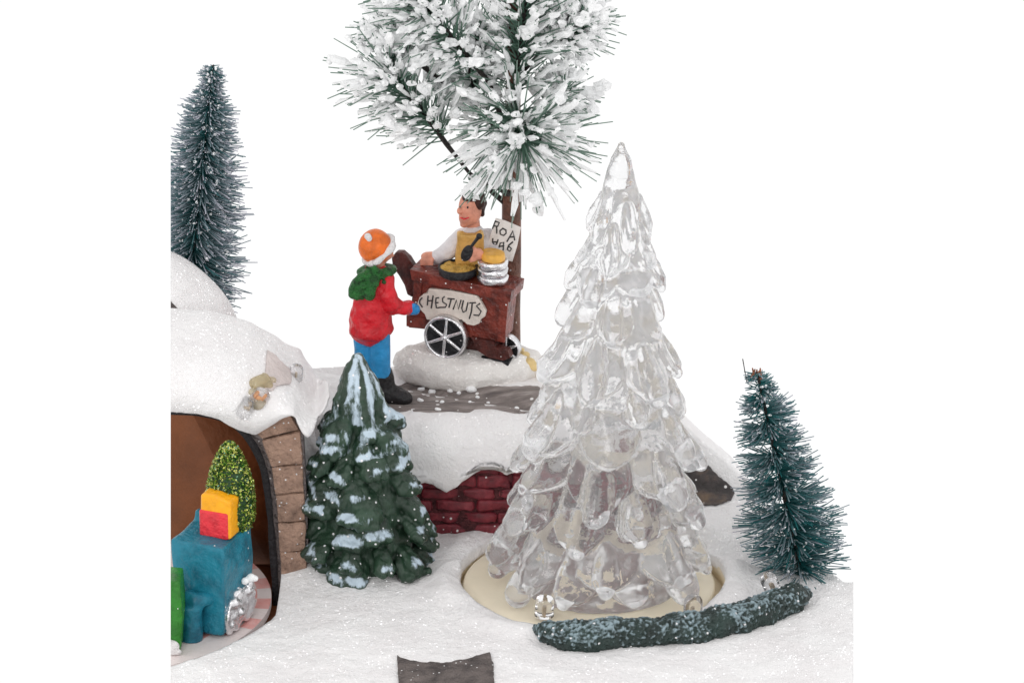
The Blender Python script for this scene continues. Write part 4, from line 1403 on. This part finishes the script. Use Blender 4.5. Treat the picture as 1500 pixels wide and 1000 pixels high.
tag(recenter(obj('glue', fuse(bm, .022, 3), M['amber_lens']), hitc(380, 565)), 'yellowish clear glue holding the bulb cluster above the tunnel mouth', 'glue')

# snow crumbs on the stone ground
random.seed(9)
for x, y, r_ in ((632, 577, .065), (617, 572, .06), (616, 588, .05), (660, 574, .05), (672, 577, .04), (691, 573, .085), (647, 590, .04), (642, 601, .05), (757, 599, .045), (560, 604, .06), (688, 590, .03), (715, 591, .03), (700, 583, .035)):
    h = GROUND.ray_cast(CAM, ray(x, y).normalized())[0]
    bm = bmesh.new(); ell(bm, h + Vector((0, 0, r_ * .5)), (r_, r_ * U(.7, 1), r_ * U(.6, .9)), None, 2)
    for v in bm.verts: v.co += (v.co - h) * .5 * ns(v.co, 11)
    tag(recenter(obj('snow_crumb', bm, M['flock']), h), 'small white snow crumb on the grey stone ground below the snow mound', 'snow crumb', 'snow crumbs on the stone ground')

# ------------------------------------------------------------------ the model is cut straight at both sides; then bring it to real size
bpy.context.view_layer.update()
def side_plane(x):
    a, b = ray(x, 0), ray(x, 1000)
    n = a.cross(b).normalized()
    return n if n.x > 0 else -n
for n, outer in ((side_plane(250), False), (side_plane(1250), True)):
    for o in [q for q in SC.objects if q.type == 'MESH']:
        mw = Matrix.Translation(world_loc(o))
        ds = [(mw @ v.co - CAM).dot(n) for v in o.data.vertices]
        if not ds: continue
        lo, hi = min(ds), max(ds)
        out_side = (hi > 0) if outer else (lo < 0)
        if not out_side: continue
        bm = bmesh.new(); bm.from_mesh(o.data)
        r = bmesh.ops.bisect_plane(bm, geom=bm.verts[:] + bm.edges[:] + bm.faces[:], dist=1e-5, plane_co=mw.inverted() @ CAM, plane_no=n, clear_outer=outer, clear_inner=not outer)
        if o.name in CAP:
            es = [e for e in r['geom_cut'] if isinstance(e, bmesh.types.BMEdge) and e.is_valid and e.is_boundary]
            if es:
                try: bmesh.ops.triangle_fill(bm, use_beauty=True, use_dissolve=False, edges=es)
                except Exception: pass
        if o.name == 'snow_ground':                       # the cut side of the ground goes down to the base too
            es = [e for e in r['geom_cut'] if isinstance(e, bmesh.types.BMEdge) and e.is_valid and e.is_boundary and min(q.co.z for q in e.verts) > -.4]
            ex = bmesh.ops.extrude_edge_only(bm, edges=es)
            for q in ex['geom']:
                if isinstance(q, bmesh.types.BMVert): q.co.z = -1.3
        bm.to_mesh(o.data); bm.free()
for me in bpy.data.meshes: me.transform(Matrix.Scale(S, 4))
for o in SC.objects:
    if o.type in ('MESH', 'EMPTY'): o.location = Vector(o.location) * S
